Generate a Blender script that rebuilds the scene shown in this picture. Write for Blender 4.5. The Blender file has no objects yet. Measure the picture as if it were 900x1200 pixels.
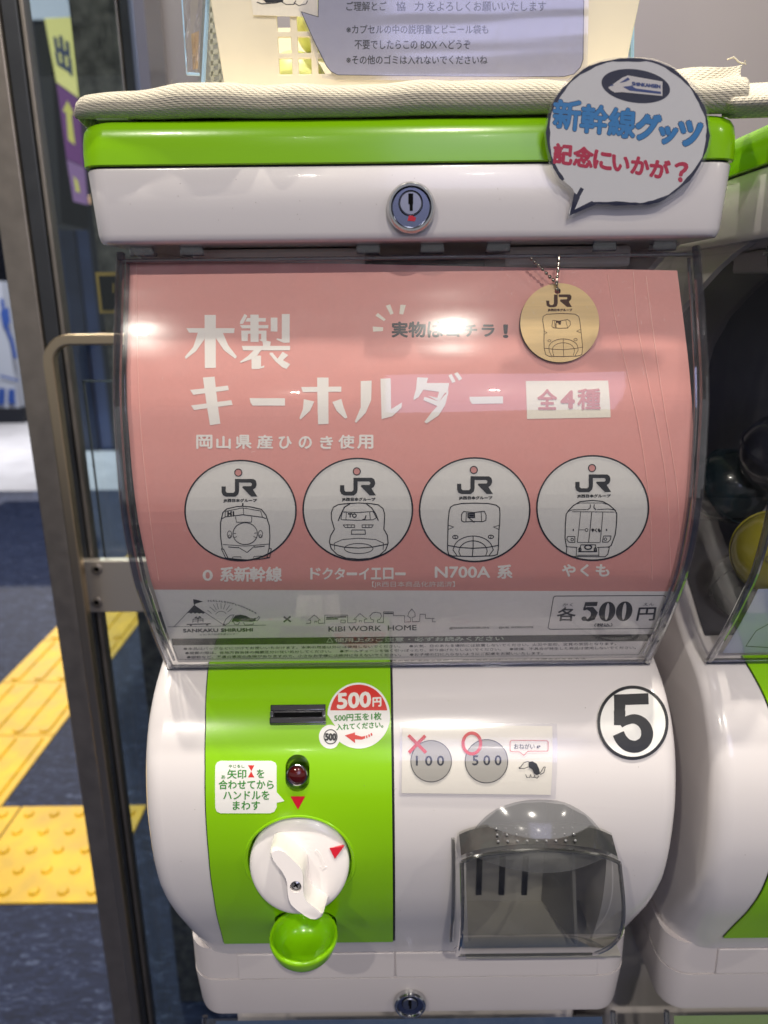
import bpy, bmesh, math, random
from mathutils import Vector, Matrix, geometry
random.seed(7)
S = bpy.context.scene
COL = S.collection
rad = math.radians
H = 1.165                      # camera height above the floor; all z below are relative to it

# ------------------------------------------------------------------ camera
PITCH, ROLL, FOC = rad(16), rad(0.65), 867.0
F_ = Vector((0, math.cos(PITCH), -math.sin(PITCH)))
U0 = Vector((0, math.sin(PITCH), math.cos(PITCH)))
R0 = Vector((1, 0, 0))
R_ = math.cos(ROLL)*R0 - math.sin(ROLL)*U0
U_ = math.sin(ROLL)*R0 + math.cos(ROLL)*U0
CP = Vector((-.0136, -.377, 0))
cam = bpy.data.cameras.new('camera'); camo = bpy.data.objects.new('camera', cam); COL.objects.link(camo)
m = Matrix((R_, U_, -F_)).transposed().to_4x4(); m.translation = CP + Vector((0, 0, H))
camo.matrix_world = m
cam.sensor_fit = 'VERTICAL'; cam.sensor_height = 36; cam.lens = 26.01
cam.clip_start = .01; cam.clip_end = 100
cam.dof.use_dof = True; cam.dof.focus_distance = .385; cam.dof.aperture_fstop = 8.5
S.camera = camo

# ------------------------------------------------------------------ world, light, exposure
W = bpy.data.worlds.new('World'); S.world = W; W.use_nodes = True
bg = W.node_tree.nodes['Background']; bg.inputs[0].default_value = (.95, .95, .98, 1); bg.inputs[1].default_value = .26
S.view_settings.view_transform = 'Standard'; S.view_settings.look = 'None'
S.view_settings.exposure = .36; S.view_settings.gamma = 1
S.cycles.use_denoising = True
S.cycles.max_bounces = 10; S.cycles.transparent_max_bounces = 24
S.cycles.sample_clamp_indirect = 6
S.cycles.caustics_reflective = False; S.cycles.caustics_refractive = False

CEIL = 1.62
def lamp(x, y, power, r=.024, col=(1, .93, .82), z=CEIL-.03):
    l = bpy.data.lights.new('ceiling_spot', 'AREA'); l.shape = 'DISK'; l.size = r*2; l.energy = power; l.color = col
    l.spread = rad(150)
    o = bpy.data.objects.new('ceiling_spot', l); COL.objects.link(o); o.location = (x, y, z+H); return o
for (x, y, p) in ((-.885, -1.75, 15), (.235, -1.75, 20), (2.0, -1.75, 12), (-.36, -.15, 9), (.28, -.15, 10), (1.1, -.1, 8),
                  (-.5, -3.4, 6), (.6, -3.4, 6), (-1.7, 1.2, 16), (-1.6, 3.2, 44), (-3.0, 5.6, 110), (.35, 1.15, 6), (-1.0, .3, 6)):
    lamp(x, y, p)
# a bluish-white light box of the shop aisle, behind the photographer
l = bpy.data.lights.new('light_box', 'AREA'); l.shape = 'RECTANGLE'; l.size = 1.0; l.size_y = 1.0; l.energy = 8; l.color = (.62, .62, 1)
o = bpy.data.objects.new('light_box', l); COL.objects.link(o); o.location = (.50, -2.6, 1.02+H)
o.rotation_euler = (rad(60), 0, 0)

# ------------------------------------------------------------------ materials
def lin(c):
    return tuple(((v/255)/12.92 if v/255 <= .04045 else ((v/255+.055)/1.055)**2.4) for v in c)
MATS = {}
def mat(name, rgb, rough=.5, metal=0, coat=0, noise=0, nscale=40, bump=0, bscale=300, emit=0, spec=.5, tr=0, sss=0):
    if name in MATS: return MATS[name]
    M = bpy.data.materials.new(name); M.use_nodes = True; nt = M.node_tree; b = nt.nodes['Principled BSDF']
    c = lin(rgb) + (1,)
    b.inputs['Base Color'].default_value = c; b.inputs['Roughness'].default_value = rough
    b.inputs['Metallic'].default_value = metal; b.inputs['Coat Weight'].default_value = coat
    b.inputs['Coat Roughness'].default_value = .06
    b.inputs['Specular IOR Level'].default_value = spec
    if sss: b.inputs['Subsurface Weight'].default_value = sss; b.inputs['Subsurface Scale'].default_value = .004
    if tr: b.inputs['Transmission Weight'].default_value = tr
    if emit: b.inputs['Emission Color'].default_value = c; b.inputs['Emission Strength'].default_value = emit
    tc = nt.nodes.new('ShaderNodeTexCoord')
    if noise:
        n = nt.nodes.new('ShaderNodeTexNoise'); n.inputs['Scale'].default_value = nscale; n.inputs['Detail'].default_value = 6
        nt.links.new(tc.outputs['Object'], n.inputs['Vector'])
        mr = nt.nodes.new('ShaderNodeMapRange'); mr.inputs[1].default_value = .3; mr.inputs[2].default_value = .7
        mr.inputs[3].default_value = 1-noise; mr.inputs[4].default_value = 1+noise*.4
        nt.links.new(n.outputs[0], mr.inputs[0])
        mx = nt.nodes.new('ShaderNodeVectorMath'); mx.operation = 'SCALE'; mx.inputs[0].default_value = c[:3]
        nt.links.new(mr.outputs[0], mx.inputs['Scale']); nt.links.new(mx.outputs[0], b.inputs['Base Color'])
        mr2 = nt.nodes.new('ShaderNodeMapRange'); mr2.inputs[3].default_value = rough*.8; mr2.inputs[4].default_value = min(1, rough*1.25)
        nt.links.new(n.outputs[0], mr2.inputs[0]); nt.links.new(mr2.outputs[0], b.inputs['Roughness'])
    if bump:
        n = nt.nodes.new('ShaderNodeTexNoise'); n.inputs['Scale'].default_value = bscale; n.inputs['Detail'].default_value = 3
        nt.links.new(tc.outputs['Object'], n.inputs['Vector'])
        bp = nt.nodes.new('ShaderNodeBump'); bp.inputs['Strength'].default_value = bump; bp.inputs['Distance'].default_value = .0005
        nt.links.new(n.outputs[0], bp.inputs['Height']); nt.links.new(bp.outputs[0], b.inputs['Normal'])
        if coat: nt.links.new(bp.outputs[0], b.inputs['Coat Normal'])
    MATS[name] = M; return M

def clear(name, tint, ior=1.45, rough=.02, gtint=(1, 1, 1), gain=1.0, scratch=0, haze=0, even=False):
    if name in MATS: return MATS[name]
    M = bpy.data.materials.new(name); M.use_nodes = True; nt = M.node_tree; nt.nodes.clear()
    out = nt.nodes.new('ShaderNodeOutputMaterial'); mx = nt.nodes.new('ShaderNodeMixShader')
    t = nt.nodes.new('ShaderNodeBsdfTransparent'); t.inputs[0].default_value = tint + (1,)
    g = nt.nodes.new('ShaderNodeBsdfGlossy'); g.inputs['Color'].default_value = gtint + (1,); g.inputs['Roughness'].default_value = rough
    fr = nt.nodes.new('ShaderNodeFresnel'); fr.inputs[0].default_value = ior
    ma = nt.nodes.new('ShaderNodeMath'); ma.operation = 'MULTIPLY'; ma.inputs[1].default_value = gain; ma.use_clamp = True
    ge = nt.nodes.new('ShaderNodeNewGeometry'); io = nt.nodes.new('ShaderNodeMapRange'); io.inputs[3].default_value = ior; io.inputs[4].default_value = 1/ior
    nt.links.new(ge.outputs['Backfacing'], io.inputs[0]); nt.links.new(io.outputs[0], fr.inputs[0])
    nt.links.new(fr.outputs[0], ma.inputs[0]); nt.links.new(ma.outputs[0], mx.inputs[0])
    nt.links.new(t.outputs[0], mx.inputs[1]); nt.links.new(g.outputs[0], mx.inputs[2])
    last = mx
    tc = nt.nodes.new('ShaderNodeTexCoord')
    if scratch:
        n = nt.nodes.new('ShaderNodeTexNoise'); n.inputs['Scale'].default_value = 22; n.inputs['Detail'].default_value = 1
        mp = nt.nodes.new('ShaderNodeMapping'); mp.inputs['Scale'].default_value = (.35, 1, 3)
        nt.links.new(tc.outputs['Object'], mp.inputs[0]); nt.links.new(mp.outputs[0], n.inputs['Vector'])
        bp = nt.nodes.new('ShaderNodeBump'); bp.inputs['Strength'].default_value = scratch; bp.inputs['Distance'].default_value = .001
        nt.links.new(n.outputs[0], bp.inputs['Height']); nt.links.new(bp.outputs[0], g.inputs['Normal'])
    if haze:
        d = nt.nodes.new('ShaderNodeBsdfDiffuse'); d.inputs[0].default_value = (.8, .8, .82, 1)
        m2 = nt.nodes.new('ShaderNodeMixShader')
        n = nt.nodes.new('ShaderNodeTexNoise'); n.inputs['Scale'].default_value = 60; n.inputs['Detail'].default_value = 8; n.inputs['Distortion'].default_value = 1.5
        nt.links.new(tc.outputs['Object'], n.inputs['Vector'])
        mr = nt.nodes.new('ShaderNodeMapRange'); mr.inputs[1].default_value = .45; mr.inputs[2].default_value = .8; mr.inputs[3].default_value = haze*(1 if even else .35); mr.inputs[4].default_value = haze
        nt.links.new(n.outputs[0], mr.inputs[0]); nt.links.new(mr.outputs[0], m2.inputs[0])
        nt.links.new(mx.outputs[0], m2.inputs[1]); nt.links.new(d.outputs[0], m2.inputs[2]); last = m2
    nt.links.new(last.outputs[0], out.inputs[0]); MATS[name] = M; return M

WHITE = mat('white_abs', (226, 220, 218), .22, coat=.35, noise=.02, nscale=9, bump=.03, bscale=900)
WHITEB = mat('white_abs_shaded', (200, 193, 192), .35, noise=.03, nscale=12, bump=.06, bscale=1500)  # greyer copy of the body white, shade on the base put into its colour
GREEN = mat('green_abs', (140, 202, 10), .22, coat=.12, bump=.03, bscale=900)
GREENIN = mat('green_cup', (138, 202, 12), .25, coat=.3)
SEAM = mat('seam_dark', (26, 28, 26), .6)
CHROME = mat('chrome', (205, 205, 205), .1, metal=1)
CHROMED = mat('brushed_chrome', (150, 152, 160), .3, metal=1)
LOCKF = mat('lock_face_reflect', (124, 130, 152), .22, metal=1)  # dark bluish reflection in the chrome put into its base colour
SLOTM = mat('slot_metal', (120, 120, 124), .16, metal=1)
BLACK = mat('black_plastic', (8, 8, 9), .8, spec=.1)
NAVYIN = mat('hopper_interior', (34, 36, 48), .5)
CLEAR = clear('clear_cover', (.94, .94, .94), 1.5, .011, gain=.85, scratch=.12, haze=.04)
CLEARI = clear('clear_cover_inner', (.96, .96, .96), 1.5, .13, gain=.22, scratch=.3)
CLEARE = clear('clear_rim', (.55, .56, .60), 1.5, .05, gain=3.2)
SMOKE = clear('smoked_flap', (.76, .76, .73), 1.5, .05, gain=1.3, haze=.03)
SMOKEH = clear('smoked_hood', (.50, .50, .51), 1.5, .12, gain=1.0, haze=.17, even=True)
SMOKEE = clear('smoked_rim', (.58, .58, .56), 1.5, .08, gain=2.5)
FILM = clear('laminate_film', (.96, .96, .98), 1.45, .09, gain=1.6, scratch=.7, haze=.05)
ACRY = clear('clear_acrylic', (.86, .90, .93), 1.49, .03, gain=1.3)
ACRYE = mat('acrylic_edge', (170, 205, 235), .2, coat=.3)
GLASS = clear('door_glass', (.72, .80, .82), 1.5, .01, gain=1.0)

def paper_mat(name, rgb, rough=.42, coat=.12):
    if name in MATS: return MATS[name]
    M = mat(name, rgb, .5, coat=.03, noise=.035, nscale=600, bump=.05, bscale=1800); return M
PINK = paper_mat('pink_print', (224, 155, 146))
PAPERW = paper_mat('white_print', (236, 230, 226))
CREAM = paper_mat('cream_print', (240, 232, 214))
DISCP = paper_mat('disc_print', (222, 219, 212))
INK = mat('black_ink', (22, 24, 30), .45)
INKG = mat('grey_ink', (44, 44, 50), .5)
INKP = mat('pink_ink', (206, 142, 136), .5)
INKW = mat('white_ink', (236, 230, 222), .5)
LABELW = mat('sticker_white', (240, 238, 232), .35, coat=.2)
GREENINK = mat('green_ink', (62, 140, 52), .5)
REDINK = mat('red_ink', (214, 52, 44), .45)
CRIM = mat('crimson_ink', (196, 16, 40), .35, coat=.2)
ROSE = mat('rose_ink', (206, 30, 74), .5)
BLUEINK = mat('blue_ink', (44, 140, 205), .5)
NAVYINK = mat('navy_ink', (18, 24, 58), .5)
GREYC = mat('coin_grey', (176, 172, 160), .5)

# ------------------------------------------------------------------ object helpers
def link(name, me, parent=None):
    o = bpy.data.objects.new(name, me); COL.objects.link(o)
    if parent: o.parent = parent
    return o
def wpos(o):
    v = Vector((0, 0, 0))
    while o: v += o.location; o = o.parent
    return v
def tag(o, label=None, cat=None, group=None, kind=None):
    if label: o['label'] = label
    if cat: o['category'] = cat
    if group: o['group'] = group
    if kind: o['kind'] = kind
    return o
def thing(name, loc, label, cat, group=None):
    o = bpy.data.objects.new(name, None); COL.objects.link(o); o.location = (loc[0], loc[1], loc[2]+H)
    o.empty_display_size = .02
    return tag(o, label, cat, group)
def mesh(name, vs, fs, mt, parent=None, smooth=False, bevel=0, seg=3, sharp=35):
    off = Vector((0, 0, H)) - (wpos(parent) if parent else Vector((0, 0, 0)))
    if not parent:      # a thing that is one mesh: origin at its base
        xs = [v[0] for v in vs]; ys = [v[1] for v in vs]; zs = [v[2] for v in vs]
        org = Vector(((min(xs)+max(xs))/2, (min(ys)+max(ys))/2, min(zs)))
        off = -org
    me = bpy.data.meshes.new(name)
    me.from_pydata([tuple(Vector(v)+off) for v in vs], [], fs); me.validate(); me.update()
    mts = mt if isinstance(mt, (list, tuple)) else [mt]
    for q in mts: me.materials.append(q)
    o = link(name, me, parent)
    if not parent: o.location = org + Vector((0, 0, H))
    if smooth:
        me.shade_smooth(); me.set_sharp_from_angle(angle=rad(sharp))
    if bevel:
        b = o.modifiers.new('bevel', 'BEVEL'); b.width = bevel; b.segments = seg; b.limit_method = 'ANGLE'; b.angle_limit = rad(30)
        b.harden_normals = False
        me.shade_smooth(); me.set_sharp_from_angle(angle=rad(60))
    return o
def boxg(x0, x1, y0, y1, z0, z1):
    vs = [(x, y, z) for z in (z0, z1) for y in (y0, y1) for x in (x0, x1)]
    return vs, [(0, 2, 3, 1), (4, 5, 7, 6), (0, 1, 5, 4), (2, 6, 7, 3), (0, 4, 6, 2), (1, 3, 7, 5)]
def box(name, x0, x1, y0, y1, z0, z1, mt, parent=None, bevel=.001, **k):
    vs, fs = boxg(x0, x1, y0, y1, z0, z1)
    return mesh(name, vs, fs, mt, parent, bevel=bevel, **k)
class G:                                   # geometry collector
    def __init__(s): s.v = []; s.f = []
    def add(s, vs, fs):
        n = len(s.v); s.v += [tuple(v) for v in vs]; s.f += [tuple(i+n for i in f) for f in fs]; return s
def loft(rings, caps=True, closed=True):
    n = len(rings[0]); vs = [p for r in rings for p in r]; fs = []
    for i in range(len(rings)-1):
        for j in range(n if closed else n-1):
            a = i*n+j; b = i*n+(j+1) % n; fs.append((a, b, b+n, a+n))
    if caps:
        fs.append(tuple(range(n))[::-1]); fs.append(tuple(range((len(rings)-1)*n, len(rings)*n)))
    return vs, fs
def rrect(hx, y0, y1, r, z, cx=0, n=8, rb=None):
    rb = r if rb is None else rb; out = []
    for (ccx, ccy, a0, rr) in ((hx-r, y0+r, -90, r), (hx-rb, y1-rb, 0, rb), (-hx+rb, y1-rb, 90, rb), (-hx+r, y0+r, 180, r)):
        for k in range(n+1):
            a = rad(a0+90*k/n); out.append((cx+ccx+rr*math.cos(a), ccy+rr*math.sin(a), z))
    return out
def tube(pts, r, n=8, closed=False):
    pts = [Vector(p) for p in pts]; rings = []; N = len(pts); up = None
    for i, p in enumerate(pts):
        a = pts[(i-1) % N] if (i or closed) else p; b = pts[(i+1) % N] if (i < N-1 or closed) else p
        t = (b-a).normalized()
        if up is None: up = t.orthogonal().normalized()
        up = (up - t*up.dot(t)).normalized(); s = t.cross(up)
        rr = r[i] if isinstance(r, (list, tuple)) else r
        rings.append([p+rr*(math.cos(2*math.pi*k/n)*up+math.sin(2*math.pi*k/n)*s) for k in range(n)])
    vs, fs = loft(rings, caps=not closed)
    if closed:
        for j in range(n): fs.append(((N-1)*n+j, (N-1)*n+(j+1) % n, (j+1) % n, j))
    return vs, fs
def lathe(prof, o, ax, n=40, sx=1, sy=1, ref=None):
    """prof: list of (radius, height along ax)."""
    ax = Vector(ax).normalized(); a = Vector(ref).normalized() if ref else ax.orthogonal().normalized()
    a = (a-ax*a.dot(ax)).normalized(); b = ax.cross(a); o = Vector(o)
    rings = [[o+ax*h+r*(sx*math.cos(2*math.pi*k/n)*a+sy*math.sin(2*math.pi*k/n)*b) for k in range(n)] for r, h in prof]
    return loft(rings)
def cut(o, vs, fs, op='DIFFERENCE'):
    """apply a boolean with a temporary cutter; vs are camera-height relative"""
    me = bpy.data.meshes.new('c'); me.from_pydata([tuple(Vector(v)+Vector((0, 0, H))) for v in vs], [], fs); me.update()
    bm = bmesh.new(); bm.from_mesh(me); bmesh.ops.recalc_face_normals(bm, faces=bm.faces); bm.to_mesh(me); bm.free()
    c = bpy.data.objects.new('c', me); COL.objects.link(c)
    mo = o.modifiers.new('b', 'BOOLEAN'); mo.object = c; mo.operation = op; mo.solver = 'EXACT'
    bpy.context.view_layer.update()
    nm = bpy.data.meshes.new_from_object(o.evaluated_get(bpy.context.evaluated_depsgraph_get()))
    o.modifiers.remove(mo); o.data = nm; bpy.data.objects.remove(c)
def fixn(o):
    bm = bmesh.new(); bm.from_mesh(o.data); bmesh.ops.recalc_face_normals(bm, faces=bm.faces); bm.to_mesh(o.data); bm.free()
def smooth(o, ang=30):
    o.data.shade_smooth(); o.data.set_sharp_from_angle(angle=rad(ang))

def ray(x, y): return F_ + (x-450)/FOC*R_ - (y-600)/FOC*U_
def atY(x, y, Y): d = ray(x, y); return CP + d*((Y-CP.y)/d.y)
def atX(x, y, X): d = ray(x, y); return CP + d*((X-CP.x)/d.x)
def atZ(x, y, Z): d = ray(x, y); return CP + d*((Z-CP.z)/d.z)

def smoothprof(pts, n=6):
    out = []; P = [Vector(p) for p in pts]
    for i in range(len(P)-1):
        p0 = P[max(i-1, 0)]; p1 = P[i]; p2 = P[i+1]; p3 = P[min(i+2, len(P)-1)]
        for k in range(n):
            t = k/n
            out.append(.5*((2*p1)+(-p0+p2)*t+(2*p0-5*p1+4*p2-p3)*t*t+(-p0+3*p1-3*p2+p3)*t**3))
    out.append(P[-1]); return out
class Prof:
    """surface extruded along x; profile in (Y, z) from top to bottom. coordinates (x, s)"""
    def __init__(s, pts, sub=6):
        s.p = smoothprof(pts, sub); s.L = [0]
        for a, b in zip(s.p, s.p[1:]): s.L.append(s.L[-1]+(b-a).length)
        s.n = []
        for i in range(len(s.p)):
            t = (s.p[min(i+1, len(s.p)-1)]-s.p[max(i-1, 0)]).normalized(); s.n.append(Vector((t.y, -t.x)))
    def at(s, sl):
        L = s.L
        if sl <= 0: i, t = 0, sl/(L[1])
        elif sl >= L[-1]: i = len(L)-2; t = 1+(sl-L[-1])/(L[-1]-L[-2])
        else:
            i = 0
            while L[i+1] < sl: i += 1
            t = (sl-L[i])/(L[i+1]-L[i])
        return s.p[i].lerp(s.p[i+1], t), s.n[i].lerp(s.n[i+1], min(max(t, 0), 1)).normalized()
    def P(s, x, sl, off=0):
        q, n = s.at(sl); q = q+n*off; return Vector((x, q.x, q.y))
    def pix(s, px, py):
        d = ray(px, py); best = None
        N = len(s.p)
        for i in range(N-1):
            a, b = s.p[i], s.p[i+1]; e = b-a
            # CP + t d = a + u e in (y,z)
            det = d.y*(-e.y)+e.x*d.z
            if abs(det) < 1e-12: continue
            rx, rz = a.x-CP.y, a.y-CP.z
            t = (rx*(-e.y)+e.x*rz)/det; u = (d.y*rz-d.z*rx)/det
            lo = -1e9 if i == 0 else -1e-6; hi = 1e9 if i == N-2 else 1+1e-6
            if t > 0 and lo <= u <= hi and (best is None or t < best[0] or True):
                if best is None or (0 <= u <= 1): best = (t, s.L[i]+u*e.length, CP.x+t*d.x)
                if 0 <= u <= 1: break
        return (best[2], best[1])
class Plane:
    def __init__(s, o, r, u):
        s.o = Vector(o); s.r = Vector(r).normalized(); s.u = Vector(u).normalized(); s.n = s.r.cross(s.u)
        if s.n.y > 0: s.n = -s.n
    def P(s, a, b, off=0): return s.o+s.r*a-s.u*b+s.n*off
    def pix(s, px, py):
        d = ray(px, py); t = (s.o-CP).dot(s.n)/d.dot(s.n); q = CP+d*t-s.o; return (q.dot(s.r), -q.dot(s.u))

# ------------------------------------------------------------------ flat print on surfaces, drawn in photo pixels
class Ink:
    def __init__(s, surf, off, split=.004): s.s = surf; s.off = off; s.g = G(); s.k = 0; s.split = split
    def tris(s, pts, tris):
        """pts in surface coords"""
        s.k = (s.k+1) % 16; off = s.off+s.k*4e-6
        out = []; stack = [(pts[a], pts[b], pts[c]) for a, b, c in tris]; flat = isinstance(s.s, Plane)
        while stack:
            t = stack.pop()
            if not flat:
                e = [(abs(t[i][1]-t[(i+1) % 3][1]), i) for i in range(3)]; m_, i = max(e)
                if m_ > s.split:
                    a, b, c = t[i], t[(i+1) % 3], t[(i+2) % 3]; mid = ((a[0]+b[0])/2, (a[1]+b[1])/2)
                    stack += [(a, mid, c), (mid, b, c)]; continue
            out.append(t)
        idx = {}; vs = []; fs = []
        for t in out:
            f = []
            for p in t:
                key = (round(p[0], 7), round(p[1], 7))
                if key not in idx: idx[key] = len(vs); vs.append(s.s.P(p[0], p[1], off))
                f.append(idx[key])
            if len(set(f)) == 3:
                a, b, c = (vs[i] for i in f)
                if (b-a).cross(c-a).y > 0: f = [f[0], f[2], f[1]]
                fs.append(tuple(f))
        s.g.add(vs, fs)
    def fill(s, px):
        q = [s.s.pix(*p) for p in px]
        t = geometry.tessellate_polygon([[Vector((a, b, 0)) for a, b in q]])
        s.tris(q, t); return s
    def stroke(s, px, w, closed=False):
        P = [Vector(p) for p in px]; N = len(P)
        if N < 2: return s
        L = []; Rr = []
        for i in range(N):
            a = P[(i-1) % N] if (i or closed) else None; b = P[(i+1) % N] if (i < N-1 or closed) else None
            n1 = (P[i]-a).normalized() if a is not None and (P[i]-a).length > 1e-9 else None
            n2 = (b-P[i]).normalized() if b is not None and (b-P[i]).length > 1e-9 else None
            if n1 is None: n1 = n2
            if n2 is None: n2 = n1
            if n1 is None: n1 = n2 = Vector((1, 0))
            t = (n1+n2)
            t = t.normalized() if t.length > 1e-6 else n1
            nn = Vector((-t.y, t.x)); c = max(.45, nn.dot(Vector((-n1.y, n1.x))))
            ww = (w[i] if isinstance(w, (list, tuple)) else w)/2/c
            L.append(P[i]+nn*ww); Rr.append(P[i]-nn*ww)
        q = [s.s.pix(*p) for p in L+Rr]; tr = []
        for i in range(N if closed else N-1):
            j = (i+1) % N; tr += [(i, j, N+j), (i, N+j, N+i)]
        s.tris(q, tr); return s
    def ellipse(s, cx, cy, rx, ry, w=None, n=48, rot=0):
        p = [(cx+rx*math.cos(a)*math.cos(rot)-ry*math.sin(a)*math.sin(rot), cy+rx*math.cos(a)*math.sin(rot)+ry*math.sin(a)*math.cos(rot)) for a in (2*math.pi*k/n for k in range(n))]
        return s.fill(p) if w is None else s.stroke(p, w, True)
    def text(s, body, box, bold=0, quad=None, fit=True):
        """box = (x0, y0, x1, y1) in photo pixels, or quad = 4 corners TL TR BR BL"""
        vs, ts = glyphs(body)
        x0 = min(v[0] for v in vs); x1 = max(v[0] for v in vs); y0 = min(v[1] for v in vs); y1 = max(v[1] for v in vs)
        if quad is None: a, b, c, d = box; quad = [(a, b), (c, b), (c, d), (a, d)]
        q = [Vector(s.s.pix(*p)) for p in quad]
        hpx = max(abs(quad[3][1]-quad[0][1]), 1)
        wpx = abs(quad[1][0]-quad[0][0])
        sh = [(0, 0)] if not bold else ([(-bold, 0), (bold, 0), (0, -bold), (0, bold)] if bold < .6 else [(f_*bold*math.cos(rad(a_)), f_*bold*math.sin(rad(a_))) for f_ in ((1,) if bold < 1.3 else (.5, 1)) for a_ in range(0, 360, 45)])
        for dx, dy in sh:
            pts = []
            for v in vs:
                u = (v[0]-x0)/(x1-x0)+dx/wpx; w = 1-(v[1]-y0)/(y1-y0)+dy/hpx
                pts.append(tuple(q[0].lerp(q[1], u).lerp(q[3].lerp(q[2], u), w)))
            s.tris(pts, ts)
        return s
    def make(s, name, mt, parent, label=None):
        o = mesh(name, s.g.v, s.g.f, mt, parent)
        if label: o['label'] = label
        return o
_gc = {}
def glyphs(body):
    if body in _gc: return _gc[body]
    c = bpy.data.curves.new('t', 'FONT'); c.body = body; c.resolution_u = 3
    o = bpy.data.objects.new('t', c); COL.objects.link(o); bpy.context.view_layer.update()
    me = bpy.data.meshes.new_from_object(o.evaluated_get(bpy.context.evaluated_depsgraph_get()))
    me.calc_loop_triangles()
    r = ([(v.co.x, v.co.y) for v in me.vertices], [tuple(t.vertices) for t in me.loop_triangles])
    bpy.data.objects.remove(o); bpy.data.curves.remove(c); bpy.data.meshes.remove(me)
    _gc[body] = r; return r
def Z(ox, oy, sc):           # zoomed-crop coordinates -> photo pixels
    return lambda *p: [(ox+a/sc, oy+b/sc) for a, b in p]
def arc(cx, cy, rx, ry, a0, a1, n=14):
    return [(cx+rx*math.cos(rad(a0+(a1-a0)*k/n)), cy+ry*math.sin(rad(a0+(a1-a0)*k/n))) for k in range(n+1)]
def sheet(surf, px, off0, off1, name, mt, parent, label=None, du=None):
    """solid thin sheet with outline px on a surface (between two offsets)"""
    q = [surf.pix(*p) for p in px]
    t = geometry.tessellate_polygon([[Vector((a, b, 0)) for a, b in q]])
    if isinstance(surf, Plane):
        n = len(q); vs = [surf.P(a, b, off1) for a, b in q]+[surf.P(a, b, off0) for a, b in q]
        fs = [tuple(x) for x in t]+[tuple(i+n for i in x[::-1]) for x in t]+[(i, i+n, (i+1) % n+n, (i+1) % n) for i in range(n)]
        o = mesh(name, vs, fs, mt, parent); fixn(o)
    else:
        a = Ink(surf, off1, .003); a.tris(q, t); b = Ink(surf, off0, .003); b.tris(q, t)
        g = G(); g.add(a.g.v, a.g.f); g.add(b.g.v, b.g.f)
        n = len(q); ev = []
        for i in range(n):
            p, r = q[i], q[(i+1) % n]; k = max(1, int(abs(p[1]-r[1])/.003))
            for j in range(k):
                c0 = (p[0]+(r[0]-p[0])*j/k, p[1]+(r[1]-p[1])*j/k); c1 = (p[0]+(r[0]-p[0])*(j+1)/k, p[1]+(r[1]-p[1])*(j+1)/k)
                g.add([surf.P(*c0, off0), surf.P(*c1, off0), surf.P(*c1, off1), surf.P(*c0, off1)], [(0, 1, 2, 3)])
        o = mesh(name, g.v, g.f, mt, parent)
    if label: o['label'] = label
    return o
def circ(cx, cy, rx, ry, n=56, rot=0): return [(cx+rx*math.cos(a)*math.cos(rot)-ry*math.sin(a)*math.sin(rot), cy+rx*math.cos(a)*math.sin(rot)+ry*math.sin(a)*math.cos(rot)) for a in (2*math.pi*k/n for k in range(n))]

# ================================================================== THE MACHINE
SHP = [(.0095, .0235), (-.0083, -.019), (-.0158, -.039), (-.0203, -.059), (-.0238, -.1015), (-.0180, -.1355), (-.0108, -.1525), (.003, -.179), (.0215, -.2095)]
SHELL = Prof(SHP)
CARD = Prof([(y+.0070, z) for y, z in SHP])
BDP = [(.115, -.150), (.088, -.170), (.066, -.186), (.0475, -.200), (.0330, -.2085), (.0190, -.2142), (.0045, -.2225), (-.0072, -.2345), (-.0178, -.2525), (-.0238, -.278), (-.0250, -.309), (-.0205, -.335), (-.0125, -.358), (-.0005, -.383), (.0085, -.402), (.0165, -.418)]
BODY = Prof(BDP)
HS = .1446

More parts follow.
